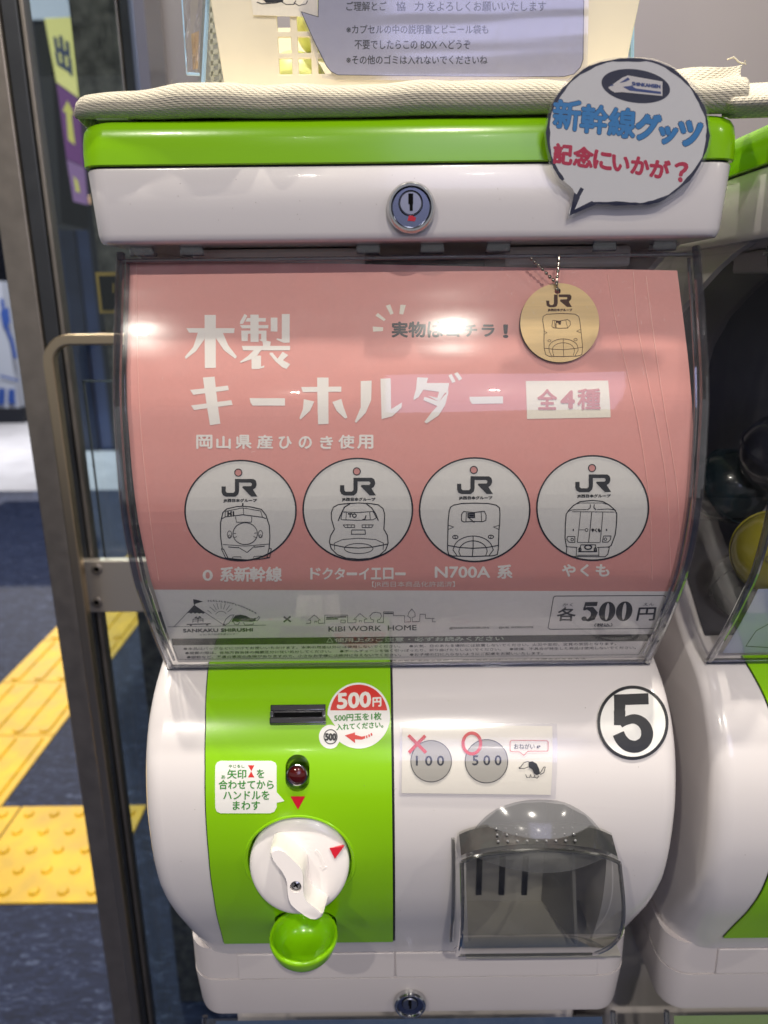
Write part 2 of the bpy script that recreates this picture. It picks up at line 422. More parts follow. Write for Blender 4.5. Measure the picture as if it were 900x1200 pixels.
def build_machine(stickers=True):
    t = thing('capsule_machine', (0, .1, -.4775), 'white and green capsule machine holding the pink card and wearing the number 5 sticker', 'capsule machine', 'capsule toy machines side by side')
    # ---- body
    rings = []
    for p in BODY.p:
        y, z = p.x, p.y
        hx = .1500+.0016*max(0, min(1, (z+.335)/.055))*max(0, min(1, (-.205-z)/.03))
        if z < -.33: hx -= .004*((-.33-z)/.088)**2
        r = .011+.015*max(0, min(1, (-.33-z)/.08))
        rings.append(rrect(hx, y, .29, r, z, n=8, rb=.01))
    vs, fs = loft(rings); body = mesh('body', vs, fs, WHITE, t); fixn(body)
    # pocket below the control panel, and the prize opening
    x0 = BODY.pix(251, 900)[0]; x1 = BODY.pix(457, 900)[0]
    cut(body, *boxg(x0+.002, x1-.0005, -.06, .012, -.388, -.222))
    arch = [(549, 1112), (546, 1040), (546, 996), (561, 968), (582, 950), (611, 941), (636, 940), (661, 943), (686, 956), (702, 974), (711, 996), (708, 1040), (690, 1112)]
    q = [BODY.pix(*p) for p in arch]; qq = [BODY.P(*a) for a in q]
    n = len(qq); vs = [(p.x, -.06, p.z) for p in qq]+[(p.x, .052, p.z) for p in qq]
    cut(body, vs, [tuple(range(n))[::-1], tuple(range(n, 2*n))]+[(i, (i+1) % n, (i+1) % n+n, i+n) for i in range(n)])
    smooth(body, 32)
    # ---- back housing behind the clear cover
    g = G(); g.add(*boxg(-.147, .147, .185, .29, -.165, .03)); hb = mesh('back_housing', g.v, g.f, WHITE, t, bevel=.006)
    mesh('hopper_liner', *boxg(-.138, .138, .176, .184, -.16, .024), NAVYIN, t)
    vs = []
    for p in BODY.p:
        if p.y < -.2045: break
        vs += [(-.138, p.x, p.y+.0012), (.138, p.x, p.y+.0012)]
    vs = [v for v in vs if v[1] < .16]
    mesh('hopper_floor', vs, [(2*i, 2*i+1, 2*i+3, 2*i+2) for i in range(len(vs)//2-1)], NAVYIN, t, smooth=True)
    # side cheeks with the arched opening
    for sx in (-1, 1):
        X0 = sx*.1435; X1 = sx*.1395
        inn = [(.012, .031), (.03, .0275), (.05, .0225), (.07, .0150), (.095, .003), (.125, -.012), (.148, -.035), (.160, -.08), (.160, -.1545)]
        outl = inn+[(.1839, -.1545), (.184, .031)]
        vs = [(X0, a, b) for a, b in outl]+[(X1, a, b) for a, b in outl]; n = len(outl)
        tt = geometry.tessellate_polygon([[Vector((a, b, 0)) for a, b in outl]])
        fs = [tuple(x) for x in tt]+[tuple(i+n for i in x[::-1]) for x in tt]+[(i, (i+1) % n, (i+1) % n+n, i+n) for i in range(n)]
        o = mesh('side_cheek', vs, fs, WHITE, t); fixn(o)
    # ---- clear cover
    g = G(); rows = [SHELL.P(0, SHELL.L[-1]*k/44) for k in range(45)]
    nx = 6; vs = []
    for p in rows:
        for i in range(nx+1): vs.append((-HS+2*HS*i/nx, p.y, p.z))
    fs = [(r*(nx+1)+i, r*(nx+1)+i+1, (r+1)*(nx+1)+i+1, (r+1)*(nx+1)+i) for r in range(44) for i in range(nx)]
    g.add(vs, fs)
    for sx in (-1, 1):                                     # side walls of the cover
        st = []
        for p in rows:
            yb = .112 if p.z > -.152 else max(p.y+.001, .112-(-.152-p.z)/.058*.075)
            st += [(sx*HS, p.y, p.z), (sx*HS, yb, p.z)]
        g.add(st, [(2*i, 2*i+1, 2*i+3, 2*i+2) for i in range(44)])
    cov = mesh('clear_cover', g.v, g.f, CLEAR, t, smooth=True)
    top = rows[0]; bot = rows[-1]
    vs = []
    for k_ in range(1, 44):
        q_ = SHELL.P(0, SHELL.L[-1]*k_/44, -.0022); vs += [(-HS+.003, q_.y, q_.z), (HS-.003, q_.y, q_.z)]
    mesh('cover_inner_face', vs, [(2*i, 2*i+1, 2*i+3, 2*i+2) for i in range(42)], CLEARI, cov, smooth=True)
    rs = random.Random(11); g = G()
    for k_ in range(170):
        u_ = rs.random(); x_ = rs.uniform(-.13, .138) if u_ < .5 else rs.uniform(.03, .13); s_ = SHELL.L[-1]*(rs.random()**2.2*.9+.01 if u_ < .5 else rs.uniform(.01, .16))
        a_ = rs.uniform(0, math.pi); l_ = rs.uniform(.0002, .0020)*(1 if rs.random() < .6 else .25)
        if s_+math.sin(a_)*l_ > SHELL.L[-1]*.98: continue
        g.add(*tube([SHELL.P(x_, s_, .00008), SHELL.P(x_+math.cos(a_)*l_, s_+math.sin(a_)*l_, .00008)], .00003, 4))
    tag(mesh('fine_scratches', g.v, g.f, mat('scratch_white', (225, 222, 215), .6), cov), kind='stuff')
    for sx in (-1, 1):
        vs, fs = tube([(sx*(HS-.0019), p.y+.0022, p.z) for p in rows], .0021, 8); r = mesh('cover_rim', vs, fs, CLEARE, cov, smooth=True)
        vs, fs = tube([(sx*(HS-.0050), p.y+.0042, p.z) for p in rows[1:-1]], .0009, 6); mesh('cover_rim', vs, fs, CLEARE, cov, smooth=True)
    vs, fs = boxg(-HS, HS, top.y+.0005, top.y+.006, top.z-.0045, top.z-.0025); mesh('cover_flange', vs, fs, CLEARE, cov, bevel=.0006)
    vs, fs = boxg(-HS, HS, bot.y+.0005, bot.y+.004, bot.z-.0022, bot.z+.0006); mesh('cover_flange', vs, fs, CLEARE, cov, bevel=.0006)
    for xx in (-.133, -.108, -.02, .012, .045, .098, .128): # moulded clips along the top flange
        box('cover_clip', xx-.006, xx+.006, top.y+.004, top.y+.011, top.z-.0015, top.z+.004, CLEARE, cov, bevel=.0008)
    box('top_tray', -.112, -.022, .030, .12, .0135, .0262, WHITE, t, bevel=.002)
    box('top_tray', .052, .118, .034, .12, .0155, .0262, WHITE, t, bevel=.002)
    rs = random.Random(5); g = G()
    for k_ in range(70):
        x_ = rs.uniform(-.14, .14); s_ = BODY.L[-1]*rs.uniform(.38, .97); r_ = rs.uniform(.00008, .00026); c_ = BODY.P(x_, s_, .00006 if x_ > 0 or x_ < -.11 else .0012); q0, n0 = BODY.at(s_)
        if x_ > 0 and BODY.P(x_, s_).z < -.26 and .02 < x_ < .12: continue
        g.add(*lathe([(r_, 0), (r_*.7, .00006), (1e-5, .00007)], c_, (0, n0.x, n0.y), 7))
    for k_ in range(24):
        g.add(*lathe([(.00016, 0), (.0001, .00006), (1e-5, .00007)], (rs.uniform(-.13, .08), -.0066, rs.uniform(.036, .056)), (0, -1, 0), 7))
    tag(mesh('dirt_specks', g.v, g.f, mat('dirt_brown', (120, 108, 96), .8), t), kind='stuff')
    # ---- lid: white band and green cap
    L = [(.0268, .1466, -.0008, .006), (.0272, .1480, -.0032, .0075), (.0285, .1489, -.0047, .009), (.031, .1494, -.0055, .0095), (.045, .1502, -.0062, .010), (.0585, .1510, -.0068, .0105), (.0592, .1506, -.0065, .0105)]
    vs, fs = loft([rrect(h, y, .28, r, z) for z, h, y, r in L]); o = mesh('lid_band', vs, fs, WHITE, t, smooth=True)
    vs, fs = loft([rrect(.1502, -.0058, .279, .011, z) for z in (.0588, .0606)]); mesh('lid_seam', vs, fs, SEAM, t, smooth=True)
    L = [(.0602, .1518, -.0074, .0115), (.0607, .1524, -.0080, .012), (.066, .1524, -.0079, .0122), (.0712, .1521, -.0076, .0125), (.0752, .1516, -.0070, .0128), (.0776, .1506, -.0056, .013), (.0792, .1488, -.0030, .013), (.0800, .1466, .0000, .0125), (.0802, .144, .003, .012)]
    vs, fs = loft([rrect(h, y, .283, r, z) for z, h, y, r in L]); o = mesh('lid_cap', vs, fs, GREEN, t, smooth=True)
    # ---- locks
    def lock(px, py, Y, R, name='lid_lock'):
        c = atY(px, py, Y)
        vs, fs = lathe([(R*1.0, .0), (R*1.0, -.0015), (R*.97, -.0032), (R*.90, -.0042), (R*.82, -.0042), (R*.77, -.0034), (R*.745, -.0026), (.0001, -.0026)], c, (0, 1, 0), 48)
        k = mesh(name, vs, fs, CHROME, t, smooth=True)
        pc = c+Vector((-.0002, 0, R*.16))
        vs, fs = lathe([(R*.46, -.0024), (R*.46, -.0034), (R*.42, -.0038), (.0001, -.0038)], pc, (0, 1, 0), 32); mesh('lock_plug', vs, fs, CHROMED, k, smooth=True)
        mesh('lock_face', *lathe([(R*.80, -.0022), (R*.80, -.00275), (.0001, -.00275)], c, (0, 1, 0), 40), LOCKF, k, smooth=True)
        g = G(); w = R*.075
        g.add(*boxg(pc.x-w*1.3, pc.x+w*1.3, c.y-.0040, c.y-.00375, pc.z-R*.05, pc.z+R*.36)); g.add(*boxg(pc.x-w*.6, pc.x+w*1.1, c.y-.0040, c.y-.00376, pc.z-R*.30, pc.z-R*.05))
        mesh('keyway', g.v, g.f, BLACK, k)
        vs, fs = lathe([(R*.50, -.0027), (R*.50, -.0030), (R*.47, -.0030), (R*.47, -.0027)], pc, (0, 1, 0), 32); mesh('plug_gap', vs, fs, BLACK, k)
        return k, c
    k, c = lock(481.5, 244, -.0062, .0114)
    tri = [Vector((c.x+.0001+a, c.y-.00290, c.z+b)) for a, b in ((-.0018, -.0058), (.0016, -.0060), (.0022, -.0045), (-.0002, -.0030), (-.0012, -.0035))]
    vs = tri+[v-Vector((0, .0003, 0)) for v in tri]; n = 5
    mesh('lock_mark', vs, [(0, 1, 2, 3, 4), (9, 8, 7, 6, 5)]+[(i, (i+1) % n, (i+1) % n+n, i+n) for i in range(n)], CRIM, k)
    # ---- base
    L = [(-.4775, .1440, .0265, .014), (-.4767, .1462, .0225, .016), (-.473, .1475, .0215, .018), (-.4435, .1490, .0185, .018), (-.4425, .1490, .0185, .018)]
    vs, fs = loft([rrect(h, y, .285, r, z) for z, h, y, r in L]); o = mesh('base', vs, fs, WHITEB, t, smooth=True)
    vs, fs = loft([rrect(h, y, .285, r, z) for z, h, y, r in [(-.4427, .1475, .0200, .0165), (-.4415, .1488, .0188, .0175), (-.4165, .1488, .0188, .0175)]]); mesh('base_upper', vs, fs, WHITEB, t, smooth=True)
    xa = atY(279, 1140, .0185).x; xb = atY(463, 1140, .0185).x; xc = atY(700, 1140, .0185).x
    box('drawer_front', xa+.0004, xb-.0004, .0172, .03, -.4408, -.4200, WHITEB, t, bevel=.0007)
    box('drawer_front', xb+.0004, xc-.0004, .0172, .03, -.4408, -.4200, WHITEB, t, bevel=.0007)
    lock(480.5, 1174, .0195, .0112, 'base_lock')
    # ---- control panel
    o0, o1 = -.0125, .0011; NX, NZ = 26, 64
    sT = BODY.pix(350, 775)[1]; sB = BODY.pix(350, 1103)[1]
    lef = [(787, 243.5), (850, 241), (900, 240.5), (950, 241), (1000, 244.5), (1050, 250.5), (1080, 256), (1103, 262)]
    def lx(sv):
        # left edge x (metres) at arc length sv
        best = None
        for a, b in zip(LE, LE[1:]):
            if sv <= b[1] or b is LE[-1]:
                tt = (sv-a[1])/(b[1]-a[1]); return a[0]+(b[0]-a[0])*max(tt, -.6)
    LE = [BODY.pix(x, y) for y, x in lef]; RX = BODY.pix(460.5, 950)[0]
    vs = []
    for off in (o1, o0):
        for r in range(NZ+1):
            sv = sT+(sB-sT)*r/NZ; a = lx(sv)+.0005
            for i in range(NX+1): vs.append(BODY.P(a+(RX-.0005-a)*i/NX, sv, off))
    N1 = (NX+1)*(NZ+1); fs = []
    for r in range(NZ):
        for i in range(NX):
            a = r*(NX+1)+i; fs += [(a, a+1, a+NX+2, a+NX+1), (N1+a, N1+a+NX+1, N1+a+NX+2, N1+a+1)]
    for r in range(NZ):
        for i in (0, NX):
            a = r*(NX+1)+i; f = (a, a+NX+1, N1+a+NX+1, N1+a); fs.append(f if i == 0 else f[::-1])
    for i in range(NX):
        for r in (0, NZ):
            a = r*(NX+1)+i; f = (a, a+1, N1+a+1, N1+a); fs.append(f[::-1] if r == 0 else f)
    panel = mesh('control_panel', vs, fs, GREEN, t); fixn(panel)
    # dark gap round the panel
    for e in (0, 1):
        st = []
        for r in range(NZ+1):
            sv = sT+(sB-sT)*r/NZ; a = (lx(sv) if e == 0 else RX); w = .0009 if e else .0004
            st += [BODY.P(a-w*.7, sv, .00025), BODY.P(a+w, sv, .00025)]
        mesh('panel_gap', st, [(2*i, 2*i+1, 2*i+3, 2*i+2) for i in range(NZ)], SEAM, t)
    # knob: disc, grip
    KC = BODY.P(*BODY.pix(351.5, 1009)); tilt = rad(18)
    kn = Vector((0, -math.cos(tilt), math.sin(tilt))); ku = Vector((0, math.sin(tilt), math.cos(tilt)))
    KC = KC + Vector((0, -.0005, 0))
    R = .0283
    cut(panel, *lathe([(R+.0016, .02), (R+.0013, -.0045), (R+.0005, -.0085)], KC, kn, 64))
    # oval hole for the return button
    bq = BODY.P(*BODY.pix(349, 903)); bn = Vector((0, -.93, .37)); bx = atY(335.5, 903, bq.y).x; bw = (atY(363.5, 903, bq.y).x-bx)/2
    btop = BODY.P(*BODY.pix(349, 883.5)); bbot = BODY.P(*BODY.pix(349, 927))
    cy0 = btop+(bbot-btop).normalized()*bw; cy1 = bbot-(bbot-btop).normalized()*bw
    dn = (bbot-btop).normalized(); bn = Vector((0, dn.z, -dn.y))
    pts = [cy0+bw*(math.cos(rad(a))*Vector((1, 0, 0))-math.sin(rad(a))*dn) for a in range(0, 181, 12)]+[cy1+bw*(math.cos(rad(a))*Vector((1, 0, 0))-math.sin(rad(a))*dn) for a in range(180, 361, 12)]
    n = len(pts); vs = [p+bn*.01 for p in pts]+[p-bn*.0085 for p in pts]
    cut(panel, vs, [tuple(range(n)), tuple(range(n, 2*n))[::-1]]+[(i, i+n, (i+1) % n+n, (i+1) % n) for i in range(n)])
    # hole above the coin cup
    cl = BODY.P(*BODY.pix(321, 1082)); cr = BODY.P(*BODY.pix(397, 1078)); CX = (cl.x+cr.x)/2; CW = (cr.x-cl.x)/2
    zc = cl.z+.0072; pts = [(CX+CW*.93*math.cos(rad(a)), zc+.0125*math.sin(rad(a))) for a in range(0, 181, 12)]+[(CX-CW*.93, zc-.014), (CX+CW*.93, zc-.014)]
    n = len(pts); vs = [(a, -.06, b) for a, b in pts]+[(a, .02, b) for a, b in pts]
    cut(panel, vs, [tuple(range(n))[::-1], tuple(range(n, 2*n))]+[(i, (i+1) % n, (i+1) % n+n, i+n) for i in range(n)])
    mesh('cup_recess', *boxg(CX-CW*1.2, CX+CW*1.2, .0095, .0115, zc-.020, zc+.016), GREENIN, t)
    smooth(panel, 30)
    b_ = panel.modifiers.new('bevel', 'BEVEL'); b_.width = .0005; b_.segments = 2; b_.limit_method = 'ANGLE'; b_.angle_limit = rad(40)
    cpts = []
    for k in range(72):
        a = 2*math.pi*k/72; d_ = KC+(R+.0032)*(math.cos(a)*Vector((1, 0, 0))+math.sin(a)*ku)
        for j_ in range(len(BODY.p)-1):
            if BODY.p[j_].y >= d_.z >= BODY.p[j_+1].y: break
        u_ = (BODY.p[j_].y-d_.z)/(BODY.p[j_].y-BODY.p[j_+1].y); yb_ = BODY.p[j_].x+(BODY.p[j_+1].x-BODY.p[j_].x)*u_
        cpts.append(Vector((d_.x, yb_-.0004-.0006*max(0, -math.sin(a)), d_.z)))
    vs, fs = tube(cpts, .0011, 10, True)
    mesh('knob_collar', vs, fs, GREEN, t, smooth=True)
    vs, fs = lathe([(R-.0005, -.008), (R, -.004), (R, .0022), (R-.0006, .0032), (R-.0022, .0040), (R*.75, .0052), (R*.4, .0058), (.0003, .0060)], KC, kn, 72)
    knob = mesh('knob', vs, fs, WHITE, t, smooth=True, sharp=50)
    PK = Plane(KC+kn*.026, (1, 0, 0), ku); zk = Z(290, 940, 6.923)
    ft = zk((176, 425), (181, 398), (205, 380), (240, 377), (285, 390), (330, 425), (400, 490), (438, 528), (455, 565), (460, 620), (458, 700), (464, 760), (490, 808), (540, 850), (595, 888), (615, 912), (605, 942), (570, 965), (525, 962), (480, 940), (400, 885), (350, 840), (328, 790), (318, 720), (315, 660), (300, 610), (270, 560), (220, 500), (188, 458))
    q = [PK.pix(*p) for p in ft]; n = len(q)
    ca = (sum(a for a, b in q)/n, sum(b for a, b in q)/n)
    lay = []
    for off, sc in ((.0, .90), (-.0006, .95), (-.0016, .985), (-.003, 1.0), (-.0215, 1.06)):
        lay.append([PK.P(ca[0]+(a-ca[0])*(sc+(1-sc)*.0), ca[1]+(b-ca[1])*(1-(1-sc)*.5), off) for a, b in q])
    vs, fs = loft(lay); grip = mesh('grip', vs, fs, WHITE, knob); fixn(grip)
    sc_ = PK.P(*PK.pix(346.5, 1039.5))
    cut(grip, *lathe([(.0034, .01), (.0030, -.004)], sc_, kn, 28)); smooth(grip, 38)
    vs, fs = lathe([(.0027, -.0038), (.0027, -.0028), (.0018, -.0022), (.0001, -.002)], sc_, kn, 20); mesh('screw', vs, fs, CHROMED, knob, smooth=True)
    g = G()
    for a in (30, 120):
        d = math.cos(rad(a))*Vector((1, 0, 0))+math.sin(rad(a))*ku; e = kn.cross(d); b0 = sc_-kn*.0019
        vs = [b0+d*s1*.0016+e*s2*.0004-kn*k*.0004 for k in (0, 1) for s1, s2 in ((-1, -1), (1, -1), (1, 1), (-1, 1))]
        g.add(vs, [(0, 1, 2, 3), (4, 7, 6, 5), (0, 4, 5, 1), (1, 5, 6, 2), (2, 6, 7, 3), (3, 7, 4, 0)])
    mesh('screw_cross', g.v, g.f, BLACK, knob)
    PD = Plane(KC+kn*.0052, (1, 0, 0), ku)
    def raised(px, name, mt, h0=-.0012, h1=.0009):
        return sheet(PD, px, h0, h1, name, mt, knob)
    raised(zk((668, 370), (785, 352), (710, 455)), 'arrow_mark', CRIM)
    raised(zk((545, 395), (565, 378), (600, 425), (622, 480), (626, 520), (604, 520), (600, 485), (580, 438)), 'arrow_relief', WHITE, -.0012, .0008)
    raised(zk((585, 515), (645, 520), (610, 548)), 'arrow_relief', WHITE, -.0012, .0008)
    # triangle above the knob, coin slot, return button
    ink = Ink(BODY, .00125); ink.fill([(340.5, 932), (358, 932), (349.5, 947.5)]); ink.make('pointer_mark', CRIM, panel)
    c0 = BODY.P(*BODY.pix(349, 838)); e0 = BODY.P(*BODY.pix(349, 827)); e1 = BODY.P(*BODY.pix(349, 851)); dv = (e1-e0).normalized(); nv = Vector((0, dv.z, -dv.y))
    xl = atY(317, 838, c0.y).x; xr = atY(382, 838, c0.y).x; hh = (e1-e0).length/2
    def obox(c, hx, hv, n0, n1, name, mt, par, bev=.0005, cx=None):
        vs = [Vector((cx if cx is not None else c.x, c.y, c.z))+Vector((sx*hx, 0, 0))+dv*sv*hv+nv*nn for nn in (n0, n1) for sv in (-1, 1) for sx in (-1, 1)]
        return mesh(name, vs, [(0, 2, 3, 1), (4, 5, 7, 6), (0, 1, 5, 4), (2, 6, 7, 3), (0, 4, 6, 2), (1, 3, 7, 5)], mt, par, bevel=bev)
    cx = (xl+xr)/2; hw = (xr-xl)/2
    sl = obox(c0, hw, hh, -.002, .0012, 'coin_slot', SLOTM, t, .0004, cx)
    obox(c0+dv*hh*.02, hw*.86, hh*.24, .0011, .0014, 'slot_opening', BLACK, sl, 0, cx)
    obox(c0+dv*hh*.62, hw*.99, hh*.33, .0012, .0040, 'slot_lip', SLOTM, sl, .0007, cx)
    obox(c0-dv*hh*.62, hw*.99, hh*.30, .0012, .0034, 'slot_lip', SLOTM, sl, .0006, cx)
    for sx in (-1, 1): obox(c0, hw*.06, hh*.30, .0012, .0036, 'slot_lip', CHROME, sl, .0005, cx+sx*hw*.93)
    b0 = BODY.P(*BODY.pix(349, 903)); rb = bw*.90
    bc = Vector((cy0.x, 0, 0))*0+cy0+dn*(cy1-cy0).length*.55
    bt = mesh('return_button', *lathe([(rb, -.008), (rb, .0028), (rb*.96, .0040), (rb*.88, .0044), (rb*.80, .0038), (rb*.78, .0028), (.0001, .0028)], bc, bn, 40), CHROME, t, smooth=True)
    LENS = mat('dark_red_lens', (70, 8, 6), .12, coat=.6)
    mesh('lens', *lathe([(rb*.80, .0026), (rb*.78, .0036), (rb*.5, .0046), (.0001, .005)], bc, bn, 32), LENS, bt, smooth=True)
    # coin cup
    YR0, YR1 = -.0015, -.0425
    prof = [(.05, -.0165), (.45, -.0160), (.74, -.0130), (.92, -.0070), (1.0, -.0015), (1.015, .0003), (.99, .0014), (.94, .0014), (.895, .0002), (.87, -.003), (.80, -.008), (.62, -.0122), (.3, -.0138), (.02, -.014)]
    cyc = (YR0+YR1)/2; ry = (YR0-YR1)/2; rings = []
    for s_, dz in prof:
        rings.append([(CX+CW*s_*math.cos(2*math.pi*k/48), cyc+(1-s_)*.006+ry*s_*math.sin(2*math.pi*k/48), zc-.0015+dz+.0035*(0)) for k in range(48)])
    vs, fs = loft(rings); o = mesh('coin_cup', vs, fs, GREENIN, t, smooth=True, sharp=60); fixn(o)
    # ---- prize door
    # inside of the chute
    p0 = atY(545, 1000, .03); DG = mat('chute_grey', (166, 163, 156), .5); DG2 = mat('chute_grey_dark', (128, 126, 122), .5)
    xa = p0.x; xb = atY(636, 1040, .03).x; xd = atY(712, 1000, .03).x
    ch = mesh('chute_back', *boxg(xa-.004, xb+.002, .040, .046, -.41, -.235), DG, t)
    g = G()
    for px in (562, 589, 616): 
        a = atY(px, 1003, .040); b = atY(px+4, 1047, .040); g = G(); g.add(*boxg(a.x-.0019, a.x+.0019, .0385, .0399, b.z, a.z)); mesh('chute_slot', g.v, g.f, BLACK, ch)
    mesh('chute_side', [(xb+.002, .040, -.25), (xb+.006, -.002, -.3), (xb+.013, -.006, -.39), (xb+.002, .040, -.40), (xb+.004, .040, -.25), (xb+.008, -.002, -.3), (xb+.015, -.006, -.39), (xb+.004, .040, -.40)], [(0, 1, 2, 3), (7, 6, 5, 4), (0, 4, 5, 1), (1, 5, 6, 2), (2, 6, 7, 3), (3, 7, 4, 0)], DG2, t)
    zr0 = atY(600, 1056, .040).z
    mesh('chute_ramp', [(xa-.002, .040, zr0), (xd+.002, .040, zr0), (xd+.002, -.004, -.4015), (xa-.002, -.004, -.4015), (xa-.002, .040, -.404), (xd+.002, .040, -.404), (xd+.002, -.003, -.404), (xa-.002, -.003, -.404)], [(0, 1, 2, 3), (7, 6, 5, 4), (0, 4, 5, 1), (1, 5, 6, 2), (2, 6, 7, 3), (3, 7, 4, 0)], DG, t)
    # smoked hood: bulging arch
    hoodp = [(547, 999), (549, 984), (561, 964), (582, 947), (611, 938), (636, 936.5), (661, 939.5), (686, 953), (703, 971), (714, 989), (716, 999)]
    dc = (632, 998); ringn = 9; vs = []; HB = .0155
    hq = [Vector(BODY.pix(*p)) for p in smooth2(hoodp, 3)]; dq = Vector(BODY.pix(*dc))
    for k in range(ringn+1):
        u = k/ringn
        for h in hq:
            q_ = h.lerp(dq, u); vs.append(BODY.P(q_.x, q_.y, .0006+HB*math.sin(u*math.pi/2)**.9))
    n = len(hq); fs = [(k*n+i, k*n+i+1, (k+1)*n+i+1, (k+1)*n+i) for k in range(ringn) for i in range(n-1)]
    hood = mesh('hood', vs, fs, SMOKEH, t, smooth=True, sharp=80)
    # flap
    FL = Prof([(-.0415, -.285), (-.0455, -.300), (-.0460, -.320), (-.0405, -.343), (-.0290, -.366), (-.0120, -.390), (.001, -.405), (.010, -.416)])
    topc = smooth2([(541, 1010), (560, 1003), (595, 998), (634, 996), (672, 998), (706, 1003), (726, 1011)], 4)
    botl = FL.pix(537, 1118); botr = FL.pix(690, 1118); tl = FL.pix(541, 1010); tr_ = FL.pix(726, 1011); vs = []; K = 24
    tq = [FL.pix(*p) for p in topc]; n = len(tq)
    sbot = (botl[1]+botr[1])/2
    def edgex(tt, l):  # lateral edges bow slightly
        return (tl[0]+(botl[0]-tl[0])*tt if l else tr_[0]+(botr[0]-tr_[0])*tt+.0050*math.sin(math.pi*tt)**1.2)
    grid = []
    for k in range(K+1):
        row = []
        for i, q_ in enumerate(tq):
            u = (q_[0]-tl[0])/(tr_[0]-tl[0]); sv = q_[1]+(sbot-q_[1])*k/K; tt = k/K
            x = edgex(tt, True)*(1-u)+edgex(tt, False)*u; row.append(FL.P(x, sv))
        grid.append(row)
    vs = [p for r in grid for p in r]; fs = [(k*n+i, k*n+i+1, (k+1)*n+i+1, (k+1)*n+i) for k in range(K) for i in range(n-1)]
    g = G(); g.add(vs, fs)
    def backp(p, dx):  # matching point on the body face
        sv = None
        for j in range(len(BODY.p)-1):
            if BODY.p[j].y >= p.z >= BODY.p[j+1].y:
                u = (BODY.p[j].y-p.z)/(BODY.p[j].y-BODY.p[j+1].y); return Vector((p.x+dx, BODY.p[j].x+(BODY.p[j+1].x-BODY.p[j].x)*u-.0008, p.z))
        return Vector((p.x+dx, p.y+.01, p.z))
    lft = [r[0] for r in grid]; rgt = [r[-1] for r in grid]
    for side, dx in ((lft, -.0022), (rgt, .0006)):
        st = []
        for p in side: st += [p, p.lerp(backp(p, dx), .33)+Vector((dx*.4, 0, 0)), backp(p, dx*1.2)]
        g.add(st, [(3*i+j, 3*i+j+1, 3*i+j+4, 3*i+j+3) for i in range(K) for j in (0, 1)])
    st = []                                     # top of the flap, sloping back to the hood
    for p in grid[0]: st += [p, p+Vector((0, .016, .006))]
    g.add(st, [(2*i, 2*i+1, 2*i+3, 2*i+2) for i in range(n-1)])
    fl = mesh('flap', g.v, g.f, SMOKE, t, smooth=True, sharp=40)
    for pts, r in ((lft, .0012), (rgt, .0012), (grid[0], .0011), (grid[-1], .0011), ([backp(p, -.003) for p in lft], .001)):
        vs, fs = tube(pts, r, 8); mesh('flap_edge', vs, fs, SMOKEE, fl, smooth=True)
    g = G()
    BAND = mat('flap_hinge_dark', (34, 35, 38), .3, coat=.2)
    bandp = [p+Vector((0, .0030, .0022)) for p in grid[0]]
    st = []
    for p in grid[0]: st += [p+Vector((0, .0035, .0010)), p+Vector((0, .0150, .0052))]
    mesh('flap_band', st, [(2*i, 2*i+1, 2*i+3, 2*i+2) for i in range(n-1)], BAND, fl, smooth=True)
    for r in range(3):
        for i in range(9):
            p = grid[0][int(n*.2)]; xx = atY(585+i*11.4, 980, -.04).x
            zz = grid[0][n//2].z+.0042-r*.0012; yy = grid[0][n//2].y+.012-r*.0036
            g.add(*lathe([(.0008, 0), (.0006, .0005), (.0002, .0007)], (xx, yy, zz), (0, -.3, 1), 8))
    mesh('grip_dots', g.v, g.f, mat('grip_dot_grey', (120, 120, 122), .3, coat=.3), fl, smooth=True)
    return t, panel
def smooth2(pts, n): return [tuple(v) for v in smoothprof(pts, n)]

machine, panel = build_machine()
def copy_tree(o, parent=None):
    c = o.copy(); COL.objects.link(c)
    if parent: c.parent = parent
    for ch in list(o.children): copy_tree(ch, c)
    return c
nb = copy_tree(machine); nb.location.x += .3225
tag(nb, 'white and green capsule machine cut off by the right edge, capsules in its case', 'capsule machine')
# lower machines of the stacks
def lower(x, label, mt, mt2):
    t = thing('capsule_machine', (x, .1, -1.16), label, 'capsule machine', 'capsule machines of the lower row')
    sh = Prof([(y+.012, z-.5035) for y, z in SHP])
    vs = [];
    for p in sh.p: vs += [(x-HS, p.x, p.y), (x+HS, p.x, p.y)]
    n = len(sh.p); fs = [(2*i, 2*i+1, 2*i+3, 2*i+2) for i in range(n-1)]
    mesh('clear_cover', vs, fs, CLEAR, t, smooth=True)
    for sx in (-1, 1): mesh('cover_rim', *tube([(x+sx*(HS-.002), p.x+.002, p.y) for p in sh.p], .002, 8), CLEARE, t, smooth=True)
    vs = []
    for p in sh.p[1:]: vs += [(x-.136, p.x+.006, p.y-.002), (x+.136, p.x+.006, p.y-.002)]
    card = mesh('display_card', vs, fs[:n-2], mt, t, smooth=True)
    for (a, b, zz) in mt2:
        p = sh.p[3]; o = mesh('printed_patch', *boxg(x+a, x+b, p.x+.0050, p.x+.0056, p.y-.02, p.y+zz), mat('print_brown', (92, 60, 52), .5) if x < .1 else mat('print_yellow', (214, 190, 60), .5), card)
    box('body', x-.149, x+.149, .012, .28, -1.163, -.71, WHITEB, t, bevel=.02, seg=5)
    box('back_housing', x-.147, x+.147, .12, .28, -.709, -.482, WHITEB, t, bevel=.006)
    return t
lower(0, 'lower row capsule machine under the number 5 machine, only its clear top showing', mat('card_blue', (34, 62, 98), .5), [(-.06, -.02, .006), (.0, .03, .006)])
lower(.3225, 'capsule machine of the lower row at the bottom right corner with a green card', mat('card_green', (112, 138, 80), .5), [(-.10, -.06, .004)])

